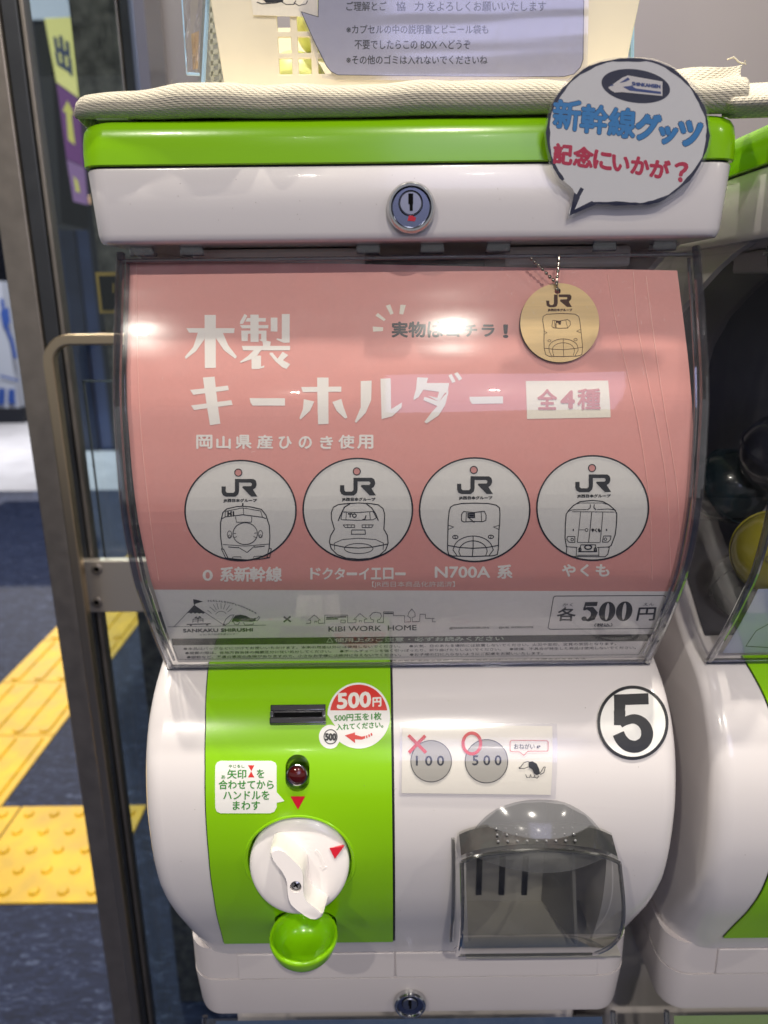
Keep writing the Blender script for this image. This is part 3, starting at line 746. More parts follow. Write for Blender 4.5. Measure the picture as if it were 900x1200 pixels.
# ================================================================== stickers on the machine
def sticker(px, name, mt=LABELW, th=.00018, base=.00112, par=panel, surf=BODY):
    return sheet(surf, px, base, base+th, name, mt, par)
# 500 yen sticker
zs = Z(310, 790, 5.625)
big = arc(420.5, 839.3, 36.6, 37.8, 128, 128-306, 60)
sm = arc(387, 863.5, 13, 13.8, 300, 60, 24)
st5 = sticker(big+[(399.5, 807+2)][:0]+arc(387, 863.5, 13, 13.8, -62, -304, 26), 'price_sticker')
PS = BODY
i = Ink(BODY, .0014); i.fill(arc(420.5, 838, 33.6, 34.2, 188, 352, 40)); i.make('red_half', REDINK, st5)
i = Ink(BODY, .0015); i.text('500', (0, 0, 0, 0), bold=1.0, quad=[(396, 814.5), (434, 812.5), (434, 829), (396, 831)]).text('円', (0, 0, 0, 0), bold=.5, quad=[(437, 819), (446.5, 818.5), (446.5, 828.5), (437, 829)]); i.make('lettering', INKW, st5)
i = Ink(BODY, .0015); i.text('500円玉を1枚', (0, 0, 0, 0), bold=.28, quad=[(392, 838), (447, 835.5), (447, 843.8), (392, 846)]).text('入れてください。', (0, 0, 0, 0), bold=.28, quad=[(394.5, 849), (449, 846), (449, 853), (394.5, 856)]); i.make('lettering', GREENINK, st5)
i = Ink(BODY, .0015); i.fill(zs((530, 405), (598, 385), (596, 400), (640, 412), (664, 408), (664, 424), (640, 432), (596, 430), (598, 455))); i.fill(zs((668, 406), (678, 404), (680, 421), (670, 423))); i.fill(zs((684, 400), (693, 396), (697, 412), (687, 417))); i.fill(zs((698, 392), (707, 389), (713, 403), (703, 409))); i.make('arrow_print', REDINK, st5)
i = Ink(BODY, .0015); i.ellipse(387.6, 863.5, 7.6, 8.2, 1.1); i.text('500', (381.6, 860, 393.8, 867.5), bold=.7); i.make('coin_symbol', INK, st5)
# instruction bubble
zi = Z(220, 780, 3.4615)
bub = zi((135, 385), (340, 385), (357, 392), (362, 405), (362, 510), (393, 545), (362, 552), (362, 570), (352, 588), (335, 594), (135, 594), (120, 587), (114, 572), (114, 405), (121, 391))
sti = sticker(bub, 'instruction_sticker')
i = Ink(BODY, .0014)
i.text('矢印', (267, 901, 289, 911.5), bold=.25).text('を', (301.5, 901, 310, 910.5), bold=.25)
i.text('合わせてから', (257, 913, 321, 923.5), bold=.25).text('ハンドルを', (262.5, 925.5, 316, 935.5), bold=.25).text('まわす', (273.5, 937.5, 305, 947.5), bold=.25)
i.text('やじるし', (268.5, 895.5, 287, 899), bold=.1).text('あ', (260, 907.5, 264.5, 911.5), bold=.1)
i.make('lettering', GREENINK, sti)
i = Ink(BODY, .0014); i.fill(zi((246, 402), (272, 402), (260, 426))); i.fill(zi((259, 426), (272, 450), (246, 450))); i.make('pointer_symbol', REDINK, sti)
# number 5
n5 = sheet(BODY, circ(740.5, 847, 41.5, 42.5), .0002, .0009, 'number_sticker', LABELW, machine)
i = Ink(BODY, .00105); i.ellipse(741, 847.3, 40, 41, 3.6, 64)
z5 = Z(450, 790, 2.5)
i.fill(z5((672, 62), (773, 58), (774, 90), (706, 92), (704, 112), (672, 150)))
b5 = smooth2([(690, 148), (706, 138), (730, 132), (752, 140), (766, 158), (769, 180), (760, 200), (738, 212), (712, 208), (694, 192), (685, 174)], 5); nb5 = len(b5)
i.stroke(z5(*b5), [8.5+5.5*min(1, k/(nb5*.45)) for k in range(nb5)])
i.fill(z5((672, 108), (706, 108), (704, 140), (696, 150), (672, 150)))
i.make('numeral', INK, n5)
n5['label'] = 'round white sticker with a bold black 5'

# laminated coin notice
zc_ = Z(450, 790, 2.5)
NS = BODY
cn = sheet(NS, [(468.5, 847.5), (652, 848.5), (650, 935), (467.5, 932.5)], .0014, .0017, 'coin_notice', clear('thin_film', (.98, .98, .99), 1.45, .12, gain=1.0, scratch=.5, haze=.02), None)
cn2 = sheet(NS, [(471.5, 850), (647, 851), (645, 931), (470.5, 929)], .0002, .0005, 'notice_paper', mat('notice_cream', (246, 240, 224), .5), cn)
tag(cn, 'laminated notice crossing out the 100 coin and circling the 500 coin', 'notice')
zn = Z(460, 840, 4.5)
def np_(off=.00115): return Ink(NS, off)
i = np_(.0011)
for c_, r_ in (((203, 232), (107, 107)), ((494, 232), (112, 112))):
    p = zn(c_)[0]; i.ellipse(p[0], p[1], r_[0]/4.5, r_[1]/4.5)
i.make('coin_print', GREYC, cn)
i = np_(.00122)
for c_, r_ in (((203, 232), (107, 107)), ((494, 232), (112, 112))):
    p = zn(c_)[0]; i.ellipse(p[0], p[1], r_[0]/4.5, r_[1]/4.5, .8)
i.text('1 0 0', (487.5, 885.5, 520, 896.5), bold=.35).text('5 0 0', (553.5, 885, 587, 896), bold=.35)
i.text('おねがい', (602, 871.5, 626, 877.5), bold=.06)
def zl(pts, w, closed=False, z=zn, ink=None): ink.stroke(z(*pts), w, closed)
def dog(i, z, w=.7):
    # little anteater-like animal, facing left
    for pts in (((668, 268), (690, 240), (712, 232), (725, 245)), ((668, 268), (690, 270), (712, 262)), ((700, 300), (705, 315), (722, 316), (726, 300)), ((726, 300), (730, 315), (745, 316), (748, 302)), ((745, 312), (760, 320), (770, 308)), ((775, 296), (795, 262), (803, 262), (796, 290), (776, 302))):
        i.stroke(z(*pts), w)
    i.fill(z((716, 236), (735, 232), (758, 245), (770, 270), (776, 296), (760, 304), (744, 296), (735, 275), (715, 262)))
    i.fill(z((664, 262), (673, 264), (671, 272), (664, 270)))
    i.fill(z((772, 150), (778, 152), (776, 160), (770, 158))); i.fill(z((760, 154), (768, 150), (768, 166), (758, 164)))
dog(i, zn); i.make('print', INK, cn)
i = np_(.0013); i.stroke(zn((84, 98), (176, 188)), 3.8); i.stroke(zn((172, 100), (86, 188)), 3.8); p = zn((417, 140))[0]; i.ellipse(p[0], p[1], 10.3, 12, 3.6)
i.stroke(zn((625, 124), (812, 126), (818, 132), (818, 175), (812, 180), (712, 180), (690, 202), (668, 184), (625, 182), (618, 175), (618, 132)), .6, True)
i.make('red_print', REDINK, cn)

# ================================================================== pink display card
card = thing('display_card', (0, .02, -.21), 'pink display card advertising wooden keychains at 500 yen behind the clear cover', 'display card')
# card geometry as a curved sheet between two offsets, pink part and white part
c_tl = CARD.pix(147, 303); c_tr = CARD.pix(795, 318); c_bl = CARD.pix(213, 783); c_br = CARD.pix(752, 776)
XL, XR = -.1345, .1255
def cardpart(px, name, mt, off=0): return sheet(CARD, px, off-.0002, off, name, mt, card)
def cx_at(py, left):
    # keep card edges at constant x on the surface
    X = XL if left else XR; lo, hi = 0, 900
    for _ in range(40):
        mid = (lo+hi)/2
        if CARD.pix(mid, py)[0] < X: lo = mid
        else: hi = mid
    return lo
ys = [303+k*(693-303)/20 for k in range(21)]
def edge(y, left): return (cx_at(y, left), y)
LP_ = [(148, 304), (147, 350), (147, 400), (148, 450), (150.5, 500), (154.5, 550), (160.5, 600), (170, 650), (180.5, 691)]
RP_ = [(793.5, 317), (799, 360), (804, 400), (809, 450), (812, 500), (813, 550), (810.5, 600), (804, 650), (792, 693)]
LP2 = [(180.5, 691), (188, 715), (196, 740), (208, 776)]; RP2 = [(792, 693), (783, 715), (774, 740), (760, 770)]
cardpart(LP_+RP_[::-1], 'pink_area', PINK)
cardpart(LP2+RP2[::-1], 'white_strip', PAPERW)

zt = Z(200, 355, 5.625); zh = Z(350, 430, 3.6)
i = Ink(CARD, .00012)
for P_ in [
    ((224, 80), (298, 80), (298, 428), (226, 430)), ((104, 167), (422, 167), (418, 200), (122, 196)),
    ((180, 196), (224, 196), (224, 238), (168, 318), (100, 370), (94, 355), (150, 290)), ((298, 196), (344, 196), (380, 280), (438, 355), (425, 368), (350, 310), (298, 232)),
    # sei
    ((487, 73), (505, 85), (478, 138), (456, 140), (460, 120)), ((505, 100), (628, 100), (626, 124), (492, 124)), ((457, 147), (645, 147), (643, 168), (470, 168)), ((525, 78), (580, 78), (580, 258), (527, 258)),
    ((466, 183), (632, 183), (632, 204), (466, 204)), ((466, 200), (510, 200), (508, 252), (468, 252)), ((597, 200), (632, 200), (632, 250), (660, 256), (655, 290), (610, 290), (606, 256), (582, 244), (597, 240)),
    ((660, 98), (704, 98), (704, 190), (660, 188)), ((733, 74), (785, 74), (785, 262), (745, 264), (697, 242), (702, 234), (733, 240)),
    ((469, 284), (787, 284), (787, 313), (478, 313)), ((548, 313), (596, 313), (572, 346), (530, 372), (462, 396), (458, 388), (510, 350)),
    ((532, 348), (596, 348), (596, 420), (618, 412), (616, 426), (580, 436), (535, 436)), ((655, 328), (672, 328), (705, 368), (738, 322), (776, 345), (740, 378), (788, 404), (764, 436), (735, 424), (690, 384), (652, 338)),
    # ki, bar
    ((213, 492), (290, 486), (328, 796), (260, 806)), ((128, 574), (378, 545), (384, 575), (150, 606)), ((134, 676), (400, 641), (408, 672), (155, 706)), ((521, 628), (754, 628), (754, 677), (540, 677), (526, 655))]:
    i.fill(zt(*P_))
for P_ in [((78, 45), (126, 45), (126, 240), (82, 242)), ((10, 85), (180, 83), (180, 105), (18, 106)), ((22, 136), (66, 146), (48, 185), (8, 222), (3, 216), (18, 178)), ((142, 148), (180, 135), (190, 170), (206, 214), (196, 218), (160, 185)),
    ((262, 60), (308, 58), (306, 140), (282, 195), (242, 236), (237, 230), (262, 170)), ((345, 50), (388, 48), (390, 178), (436, 150), (434, 172), (395, 208), (350, 220)),
    ((500, 44), (546, 46), (540, 68), (635, 68), (628, 110), (495, 92)), ((498, 84), (530, 90), (505, 128), (486, 140), (484, 132)), ((545, 122), (592, 146), (624, 100), (634, 68), (598, 86), (585, 130)),
    ((592, 146), (634, 100), (618, 160), (590, 205), (540, 238), (530, 232), (562, 190), (585, 165), (526, 140), (530, 126)), ((632, 36), (645, 30), (662, 62), (648, 68)), ((656, 28), (670, 22), (690, 50), (676, 58)),
    ((720, 126), (862, 124), (862, 154), (732, 156), (722, 142))]:
    i.fill(zh(*P_))
i.make('title_lettering', INKW, card)
zr = Z(430, 350, 5)
i = Ink(CARD, .00012)
for P_ in [((34, 164), (95, 168), (94, 190), (36, 194)), ((50, 100), (64, 84), (110, 122), (100, 132)), ((110, 42), (136, 34), (156, 88), (138, 95)), ((196, 36), (228, 38), (212, 94), (190, 90))]: i.fill(zr(*P_))
i.make('burst_marks', CREAM, card)
i = Ink(CARD, .00012); i.fill([(616, 446.5), (712.5, 446), (715.5, 489), (617.5, 491)]); i.make('count_box', CREAM, card)
i = Ink(CARD, .00026); i.text('全', (630, 456.5, 652, 479.5), bold=.7).text('4', (657.5, 458.5, 672.5, 478), bold=1).text('種', (677, 456, 703, 479.5), bold=.7); i.make('pink_lettering', INKP, card)
i = Ink(CARD, .00012)
for k, ch in enumerate('実物はコチラ！'):
    x = [459.5, 479, 501.5, 523.5, 544.5, 565, 590][k]; w = [18, 19.5, 17, 14.5, 14, 14, 5][k]; h = [(377.5, 395)]*3+[(381, 394)]*3+[(381, 395.5)]
    i.text(ch, (x, h[k][0], x+w, h[k][1]), bold=.65)
i.make('lettering', INKG, card)
i = Ink(CARD, .00012)
xs = [230.5, 254, 276.5, 301.5, 327, 350.5, 375.5, 397, 419]
for x, ch in zip(xs, '岡山県産ひのき使用'):
    w = 18 if ch in '岡県産使用' else (16 if ch == '山' else 14.5); i.text(ch, (x, 510+(0 if w == 18 else 1.5), x+w, 525.5), bold=.55)
i.text('0', (238, 668, 249, 680), bold=.55)
for x, ch in zip((259, 275.5, 293.5, 312.5), ('系', '新', '幹', '線')): i.text(ch, (x-.5, 664.5, x+(15 if ch == '系' else 17.5), 681), bold=.6)
for k, ch in enumerate('ドクターイエロー'):
    x = 364+k*14.2; i.text(ch, (x, 665.5 if ch != 'ー' else 671, x+11.5, 678.5 if ch != 'ー' else 673.6), bold=.5)
i.text('N700A', (510, 664, 574, 676.5), bold=.55).text('系', (583, 662, 600, 677.5), bold=.6)
for x, ch in zip((659, 680.5, 698.5), 'やくも'): i.text(ch, (x, 661.5, x+(15 if ch != 'く' else 9), 675), bold=.6)
i.text('【JR西日本商品化許諾済】', (436, 681, 533, 688.5))
i.make('white_lettering', INKW, card)

STREAK = mat('reflection_streak', (240, 184, 172), .3, coat=.5)  # pale tubes along the card stand in for light streaks on its film
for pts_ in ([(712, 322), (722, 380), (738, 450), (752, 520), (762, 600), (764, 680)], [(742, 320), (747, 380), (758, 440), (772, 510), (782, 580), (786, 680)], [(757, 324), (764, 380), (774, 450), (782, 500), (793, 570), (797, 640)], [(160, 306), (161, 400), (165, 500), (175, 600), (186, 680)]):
    mesh('reflection_streak', *tube([CARD.P(*CARD.pix(*p), .0001) for p in smooth2(pts_, 5)], .00022, 6), STREAK, card, smooth=True)
# four round train pictures
def jr(i, z):
    """big logo in coordinates of the first disc crop (900 px = 140 px)"""
    i.fill(z((320, 224), (352, 224), (352, 262), (362, 272), (410, 272), (421, 260), (421, 168), (452, 168), (452, 258), (446, 282), (424, 301), (352, 301), (330, 290), (320, 266)))
    i.fill(z((452, 168), (560, 168), (578, 180), (584, 200), (584, 215), (574, 236), (556, 248), (590, 300), (543, 300), (476, 232), (482, 222), (540, 222), (548, 214), (548, 202), (538, 195), (452, 195)))
DISC = [(282, 598, 65, 58.5, Z(210, 535, 6.43)), (419.3, 596.6, 64, 59.5, Z(350, 535, 6.43)), (556.2, 597, 64.5, 60.5, Z(485, 535, 6.43)), (694.3, 595, 65.3, 61, Z(625, 530, 6.43))]
TR = []
T0 = lambda i, z: [i.stroke(z(*p), w, c) for p, w, c in [
    (((325, 690), (312, 600), (312, 500), (330, 420), (360, 392), (430, 376), (480, 372), (540, 378), (620, 396), (655, 440), (680, 520), (684, 600), (678, 690)), 1.1, 0),
    (((325, 465), (350, 452), (480, 436), (625, 455), (655, 465)), .9, 0), (((345, 455), (350, 410), (480, 385), (615, 408), (628, 455)), .7, 0), (((484, 385), (486, 436)), .6, 0),
    (((425, 450), (432, 492), (545, 492), (548, 448)), .6, 0), (arc(498, 578, 92, 82, 0, 352, 36), .8, 1), (arc(380, 585, 16, 28, 0, 345, 16), .6, 1), (arc(613, 582, 16, 28, 0, 345, 16), .6, 1),
    (arc(380, 598, 9, 10, 0, 330, 8), .5, 1), (arc(613, 596, 9, 10, 0, 330, 8), .5, 1),
    (((330, 660), (500, 672), (678, 656)), .6, 0), (((445, 680), (512, 720), (568, 672)), .7, 0), (((370, 678), (450, 684)), .9, 0), (((565, 680), (645, 672)), .9, 0),
    (((318, 692), (335, 695), (368, 760), (352, 762), (318, 692)), .9, 0), (((695, 690), (676, 692), (662, 756), (682, 758), (695, 690)), .9, 0), (((352, 762), (430, 770), (510, 776), (600, 770), (682, 758)), 1.2, 0),
    (((480, 348), (480, 374)), 1.5, 0), (((410, 575), (430, 577)), .6, 0), (((565, 575), (585, 572)), .6, 0), (((415, 608), (436, 600)), .6, 0), (((560, 600), (582, 608)), .6, 0), (((400, 762), (408, 752), (465, 752), (468, 764)), .6, 0), (((560, 762), (564, 750), (620, 746), (626, 758)), .6, 0)]]
T1 = lambda i, z: [i.stroke(z(*p), w, c) for p, w, c in [
    (((270, 545), (248, 470), (246, 420), (262, 380), (300, 360), (370, 352), (450, 348), (540, 352), (600, 362), (636, 390), (648, 430), (646, 480), (642, 545), (668, 590), (674, 650), (655, 700), (610, 740), (540, 764), (450, 770), (360, 762), (290, 735), (245, 690), (232, 640), (240, 595), (270, 545)), 1.1, 0),
    (((298, 482), (320, 430), (345, 380), (390, 352)), 1.2, 0), (((600, 480), (580, 430), (550, 385), (510, 354)), 1.2, 0),
    (((318, 470), (330, 415), (440, 420), (560, 412), (585, 460), (560, 474), (440, 478), (330, 474), (318, 470)), .8, 0), (((360, 418), (356, 474)), .7, 0), (((535, 418), (540, 474)), .7, 0), (((508, 440), (500, 468), (478, 476)), 1.2, 0),
    (((372, 430), (405, 430)), 1.6, 0), (((388, 430), (388, 455)), 1.4, 0), (arc(420, 443, 14, 13, 0, 340, 12), 1.2, 1),
    (((336, 512), (422, 512), (422, 532), (350, 532), (336, 512)), .7, 0), (((478, 512), (562, 512), (550, 532), (478, 532), (478, 512)), .7, 0), (((370, 512), (370, 532)), .6, 0), (((396, 512), (396, 532)), .6, 0), (((505, 512), (505, 532)), .6, 0), (((530, 512), (530, 532)), .6, 0),
    (((400, 550), (500, 550), (504, 582), (396, 582), (400, 550)), .8, 0),
    (((272, 700), (268, 650), (330, 622), (450, 612), (580, 622), (640, 650), (636, 700)), .6, 0), (((240, 658), (350, 680), (450, 686), (560, 678), (668, 656)), 1.0, 0), (arc(452, 690, 108, 38, 0, 352, 24), .7, 1)]]
T2 = lambda i, z: [i.stroke(z(*p), w, c) for p, w, c in [
    (((256, 560), (258, 480), (266, 410), (275, 380), (300, 364), (360, 352), (450, 349), (560, 352), (620, 364), (645, 385), (648, 430), (646, 500), (640, 560), (636, 690), (628, 735), (600, 744), (440, 750), (290, 746), (262, 735), (254, 700), (254, 660), (256, 560)), 1.1, 0),
    (((358, 480), (360, 430), (375, 412), (450, 420), (530, 410), (544, 440), (542, 478), (520, 488), (450, 486), (375, 490), (358, 480)), .9, 0), (((395, 420), (392, 486)), .8, 0), (((506, 418), (510, 486)), .8, 0),
    (((408, 428), (456, 428), (456, 456), (408, 456)), 1.4, 1), (((415, 442), (450, 442)), 2.2, 0), (((410, 456), (455, 494)), 1.0, 0),
    (((258, 515), (300, 528), (258, 548)), .7, 0), (((644, 515), (600, 528), (642, 548)), .7, 0),
    (arc(312, 604, 20, 13, 0, 345, 14), .9, 1), (arc(580, 602, 20, 13, 0, 345, 14), .9, 1), (((308, 592), (314, 616)), .7, 0), (((582, 590), (577, 614)), .7, 0),
    (arc(446, 700, 148, 104, 200, 340, 22), .9, 0), (((308, 665), (294, 700), (325, 744)), .9, 0), (((585, 665), (598, 700), (566, 744)), .9, 0), (arc(446, 716, 108, 84, 200, 340, 20), .9, 0), (((345, 690), (338, 712), (352, 748)), .8, 0), (((548, 690), (552, 712), (540, 746)), .8, 0),
    (((446, 594), (446, 680), (440, 750)), .9, 0), (((254, 666), (350, 682), (446, 688), (550, 682), (636, 666)), 1.0, 0)]]
T3 = lambda i, z: [i.stroke(z(*p), w, c) for p, w, c in [
    (((248, 710), (238, 640), (240, 540), (246, 465), (262, 440), (300, 400), (350, 370), (440, 361), (520, 368), (570, 395), (615, 435), (628, 462), (625, 540), (615, 620), (585, 700), (560, 714)), 1.1, 0),
    (((262, 445), (290, 432), (400, 430)), .7, 0), (((480, 430), (560, 425), (610, 432)), .7, 0), (((330, 388), (350, 380), (520, 380), (550, 390)), .6, 0), (((405, 432), (428, 415), (428, 390)), .9, 0), (((472, 432), (455, 415), (458, 390)), .9, 0),
    (((355, 448), (330, 675)), .7, 0), (((438, 450), (415, 678)), .8, 0), (((522, 448), (502, 676)), .7, 0), (((290, 445), (610, 448)), .6, 0), (((330, 676), (502, 678)), .6, 0),
    (((256, 632), (312, 632), (312, 676), (270, 676), (252, 655), (256, 632)), .8, 0), (((528, 628), (584, 628), (580, 655), (562, 674), (520, 674), (528, 628)), .8, 0), (arc(292, 655, 10, 10, 0, 330, 10), .7, 1), (arc(542, 652, 10, 10, 0, 330, 10), .7, 1),
    (((246, 708), (330, 714)), .8, 0), (((480, 714), (570, 710)), .8, 0), (((252, 712), (246, 765), (280, 782), (540, 784), (560, 765), (572, 712)), .9, 0), (((325, 714), (322, 780)), .7, 0), (((492, 714), (492, 780)), .7, 0),
    (((345, 740), (358, 694), (468, 694), (470, 735)), .9, 0), (arc(412, 712, 26, 16, 0, 345, 14), 1.5, 1), (((338, 745), (480, 745)), 1.2, 0), (arc(350, 730, 8, 14, 0, 330, 8), 1.3, 1), (arc(466, 730, 8, 14, 0, 330, 8), 1.3, 1), (((330, 772), (495, 772)), .8, 0),
    (((345, 582), (385, 582)), .6, 0), (arc(400, 583, 11, 11, 0, 330, 8), .7, 1), (((300, 575), (300, 590)), 1.2, 0), (((551, 575), (551, 590)), 1.2, 0)]]
dd = [(0, 0), (-8, -10), (-8+4, -22), (-6, -2)]
discs = Ink(CARD, .00012); pk = Ink(CARD, .00026); bl = Ink(CARD, .00036)
for k, (cx, cy, rx, ry, z) in enumerate(DISC):
    discs.ellipse(cx, cy, rx, ry, n=72)
    bl.ellipse(cx, cy, rx, ry, 1.8, n=72)
    ox = [(0, 0), (-8, -9), (5, -20), (-5, -2)][k]
    zz = (lambda z, ox: (lambda *p: z(*[(a+ox[0], b+ox[1]) for a, b in p])))(z, ox)
    jr(bl, zz); hc = zz((446, 120))[0]; pk.ellipse(hc[0], hc[1], 4, 4, n=20); bl.ellipse(hc[0], hc[1], 4.2, 4.2, 1.1, n=20)
    a = zz((335, 318), (585, 345)); bl.text('JR西日本グループ', (a[0][0], a[0][1], a[1][0], a[1][1]), bold=.25)
    (T0, T1, T2, T3)[k](bl, z)
    if k == 0: bl.text('H1', (267, 599, 274, 604.5), bold=.5)
    if k == 3: a = z((436, 572), (505, 598)); bl.text('やくも', (a[0][0], a[0][1], a[1][0], a[1][1]), bold=.4)
discs.make('printed_disc', DISCP, card); pk.make('disc_hole_print', INKP, card); bl.make('train_drawings', INK, card)

# bottom strip of the card
i = Ink(CARD, .00012); za = Z(195, 690, 6)
i.fill(za((188, 72), (205, 74), (258, 88), (205, 104), (198, 114), (192, 106))); i.fill(za((196, 114), (272, 166), (258, 176), (246, 168), (232, 174), (216, 166), (202, 174), (188, 166), (174, 174), (160, 166), (144, 172)))
for p, w in [(((196, 114), (55, 264)), .5), (((196, 114), (400, 250)), .5), (((10, 266), (330, 262), (700, 254)), .5), (((142, 250), (312, 244)), 1.2), (((185, 238), (188, 212), (258, 210), (258, 234)), .7), (((222, 212), (222, 238)), .9), (((186, 226), (258, 222)), .6), (((200, 205), (210, 196), (222, 210), (234, 194), (244, 203)), 1.1), (((165, 256), (180, 256)), 1.4), (((280, 252), (295, 252)), 1.4),
          (arc(385, 190, 40, 34, 200, 330, 10), .5), (((345, 160), (305, 125)), .5), (((352, 148), (330, 108)), .5), (((366, 142), (355, 100)), .5), (((385, 140), (385, 98)), .5), (((402, 142), (415, 102)), .5), (((420, 150), (445, 115)), .5), (((430, 162), (462, 138)), .5), (((288, 148), (318, 172)), .5),
          (((400, 250), (420, 210), (450, 184), (475, 182), (460, 210), (440, 240), (420, 250)), .6), (((470, 225), (480, 250), (505, 250), (515, 232)), .6), (((540, 235), (552, 252), (580, 252), (610, 250), (612, 235)), .6), (((625, 215), (650, 192), (658, 200), (640, 222), (610, 226)), .6)]: i.stroke(za(*p), w)
i.fill(za((395, 244), (412, 246), (420, 256), (398, 256))); i.fill(za((458, 235), (465, 210), (485, 186), (520, 180), (560, 188), (590, 205), (615, 208), (628, 200), (626, 225), (600, 230), (560, 228), (520, 226), (500, 232), (480, 226)))
for k in range(18):
    tt = k/17; x = 296+330*tt; y = 84+(-6*math.sin(tt*math.pi))+82*tt**1.9; i.text('OURLALSOMPLWORKERS'[k], None, quad=za((x-6, y-5), (x+6, y-5+tt*3), (x+6, y+5+tt*3), (x-6, y+5)), bold=.1)
i.text('SANKAKU SHIRUSHI', None, quad=[(214.5, 737), (296, 736), (296, 739.6), (215, 740.8)], bold=.35)
i.text('by Sui 就労継続支援センター', None, quad=[(234, 742.4), (279, 741.6), (279, 744), (234, 744.8)])
i.stroke(za((825, 195), (875, 230)), 1.8); i.stroke(za((873, 193), (825, 232)), 1.8)
zb = Z(345, 690, 5)
for p in [((68, 202), (95, 200), (95, 182), (82, 182), (116, 152), (152, 182), (140, 182), (142, 202), (178, 200), (178, 153), (312, 153), (312, 198), (360, 198), (362, 178), (348, 178), (384, 144), (424, 176), (410, 178), (410, 198), (462, 196), (466, 182)), ((466, 182), (448, 176), (442, 158), (458, 140), (480, 136), (505, 142), (510, 160), (500, 178), (486, 182), (488, 196), (522, 196), (522, 134), (580, 134), (580, 156), (645, 156), (645, 194), (680, 192), (680, 168)), ((680, 168), (664, 160), (670, 138), (688, 116), (706, 140), (708, 160), (690, 168), (692, 192), (734, 190), (736, 148), (768, 148), (768, 172), (822, 172), (808, 172), (808, 192), (828, 192)),
          ((272, 182), (298, 182), (298, 198), (272, 198), (272, 182)), ((120, 198), (120, 188), (132, 188), (132, 198)), ((380, 196), (380, 186), (392, 186), (392, 196))]: i.stroke(zb(*p), .55)
for p in [((186, 166), (305, 163)), ((186, 176), (256, 175)), ((526, 143), (578, 143))]: i.stroke(zb(*p), 1.3)
i.text('KIBI WORK  HOME', None, quad=[(385, 734), (488, 732.2), (488, 738.2), (385, 740)], bold=.12)
i.text('@SANKAKUSHIRUSHI', None, quad=[(526.5, 734.6), (573, 734), (573, 737), (526.5, 737.6)], bold=.03); i.text('@KIBI_WORKHOME', None, quad=[(584.5, 734), (625, 733.4), (625, 736.4), (584.5, 737)], bold=.03)
zp = Z(640, 690, 5.625)
i.stroke(zp((60, 47), (775, 43), (788, 52), (742, 248), (728, 260), (25, 266), (12, 256), (48, 56)), .8, True)
i.text('各', None, quad=zp((80, 122), (198, 122), (190, 210), (66, 210)), bold=.35); i.text('円', None, quad=zp((612, 124), (726, 122), (712, 206), (594, 208)), bold=.35)
i.text('かく', None, quad=zp((112, 94), (178, 93), (174, 114), (106, 115))); i.text('えん', None, quad=zp((645, 92), (712, 91), (708, 109), (640, 110))); i.text('（税込）', None, quad=zp((320, 226), (438, 224), (434, 248), (316, 250)), bold=.1)
i.fill(zp((258, 86), (340, 84), (334, 112), (262, 112), (258, 132), (242, 138)))
i.stroke(zp((246, 140), (268, 128), (300, 134), (318, 158), (306, 190), (276, 206), (250, 202)), [1, 3, 6, 7.2, 6, 3, 1.5]); i.ellipse(*zp((250, 196))[0], 3.2, 2.6, n=16)
for c_ in ((402, 149), (514, 147)):      # fat zeros with a narrow counter
    c = zp(c_)[0]; n = 36; o_ = []; n_ = []
    for k in range(n):
        a = 2*math.pi*k/n; sh = -.12*math.sin(a)*11.5
        o_.append((c[0]+9.6*math.cos(a)+sh, c[1]+11.6*math.sin(a))); n_.append((c[0]+2.3*math.cos(a)+sh*.85, c[1]+9.9*math.sin(a)))
    q = [CARD.pix(*p) for p in o_+n_]; i.tris(q, [t_ for k in range(n) for t_ in ((k, (k+1) % n, n+(k+1) % n), (k, n+(k+1) % n, n+k))])
i.make('strip_print', INKG, card)
i = Ink(CARD, .00012); i.fill([(201, 748.3), (764, 743), (763, 751), (202.5, 756)]); i.make('caution_band', mat('band_grey', (38, 40, 40), .5), card)
i = Ink(CARD, .00026); i.text('使用上のご注意・必ずお読みください', None, quad=[(392, 747.4), (590, 745), (590, 750), (392, 752)], bold=.1); i.stroke([(383, 752), (386.5, 747), (390, 752)], .6, True); i.make('caution_lettering', mat('band_ink', (190, 200, 185), .5), card)
i = Ink(CARD, .00012)
LN = [('●本品はバッグなどにつけてお使いいただけます。本来の用途以外には使用しないでください。　●火気、日のあたる場所には放置しないでください。火災や変形、変質の原因となります。', 215, 722, 758.5, 752.5),
      ('●廃棄の際は、各地方自治体の廃棄区分に従い処分してください。　●ボールチェーンを強く引っぱったり、折り曲げたりしないでください。　●破損、不具合が発生した商品は使用しないでください。', 217, 745, 763.5, 757),
      ('●誤飲など、不慮の事故の危険がありますので、小さなお子様には絶対に与えないでください。　●お子様の口に入らないようにご配慮をお願いいたします。', 219, 636, 768.3, 763.5),
      ('●画像と商品は多少異なります。ご了承ください。　●自動販売機の性質上、同じ商品が続けて出てくる場合があります。', 276, 690, 775.5, 770.5)]
for s_, x0_, x1_, y0_, y1_ in LN: i.text(s_, None, quad=[(x0_, y0_), (x1_, y1_), (x1_, y1_+3.2), (x0_, y0_+3.2)], bold=.06)
i.stroke([(203, 757.5), (209, 772.6), (748, 767), (757, 753)], .45)
i.make('caution_small_print', INKG, card)

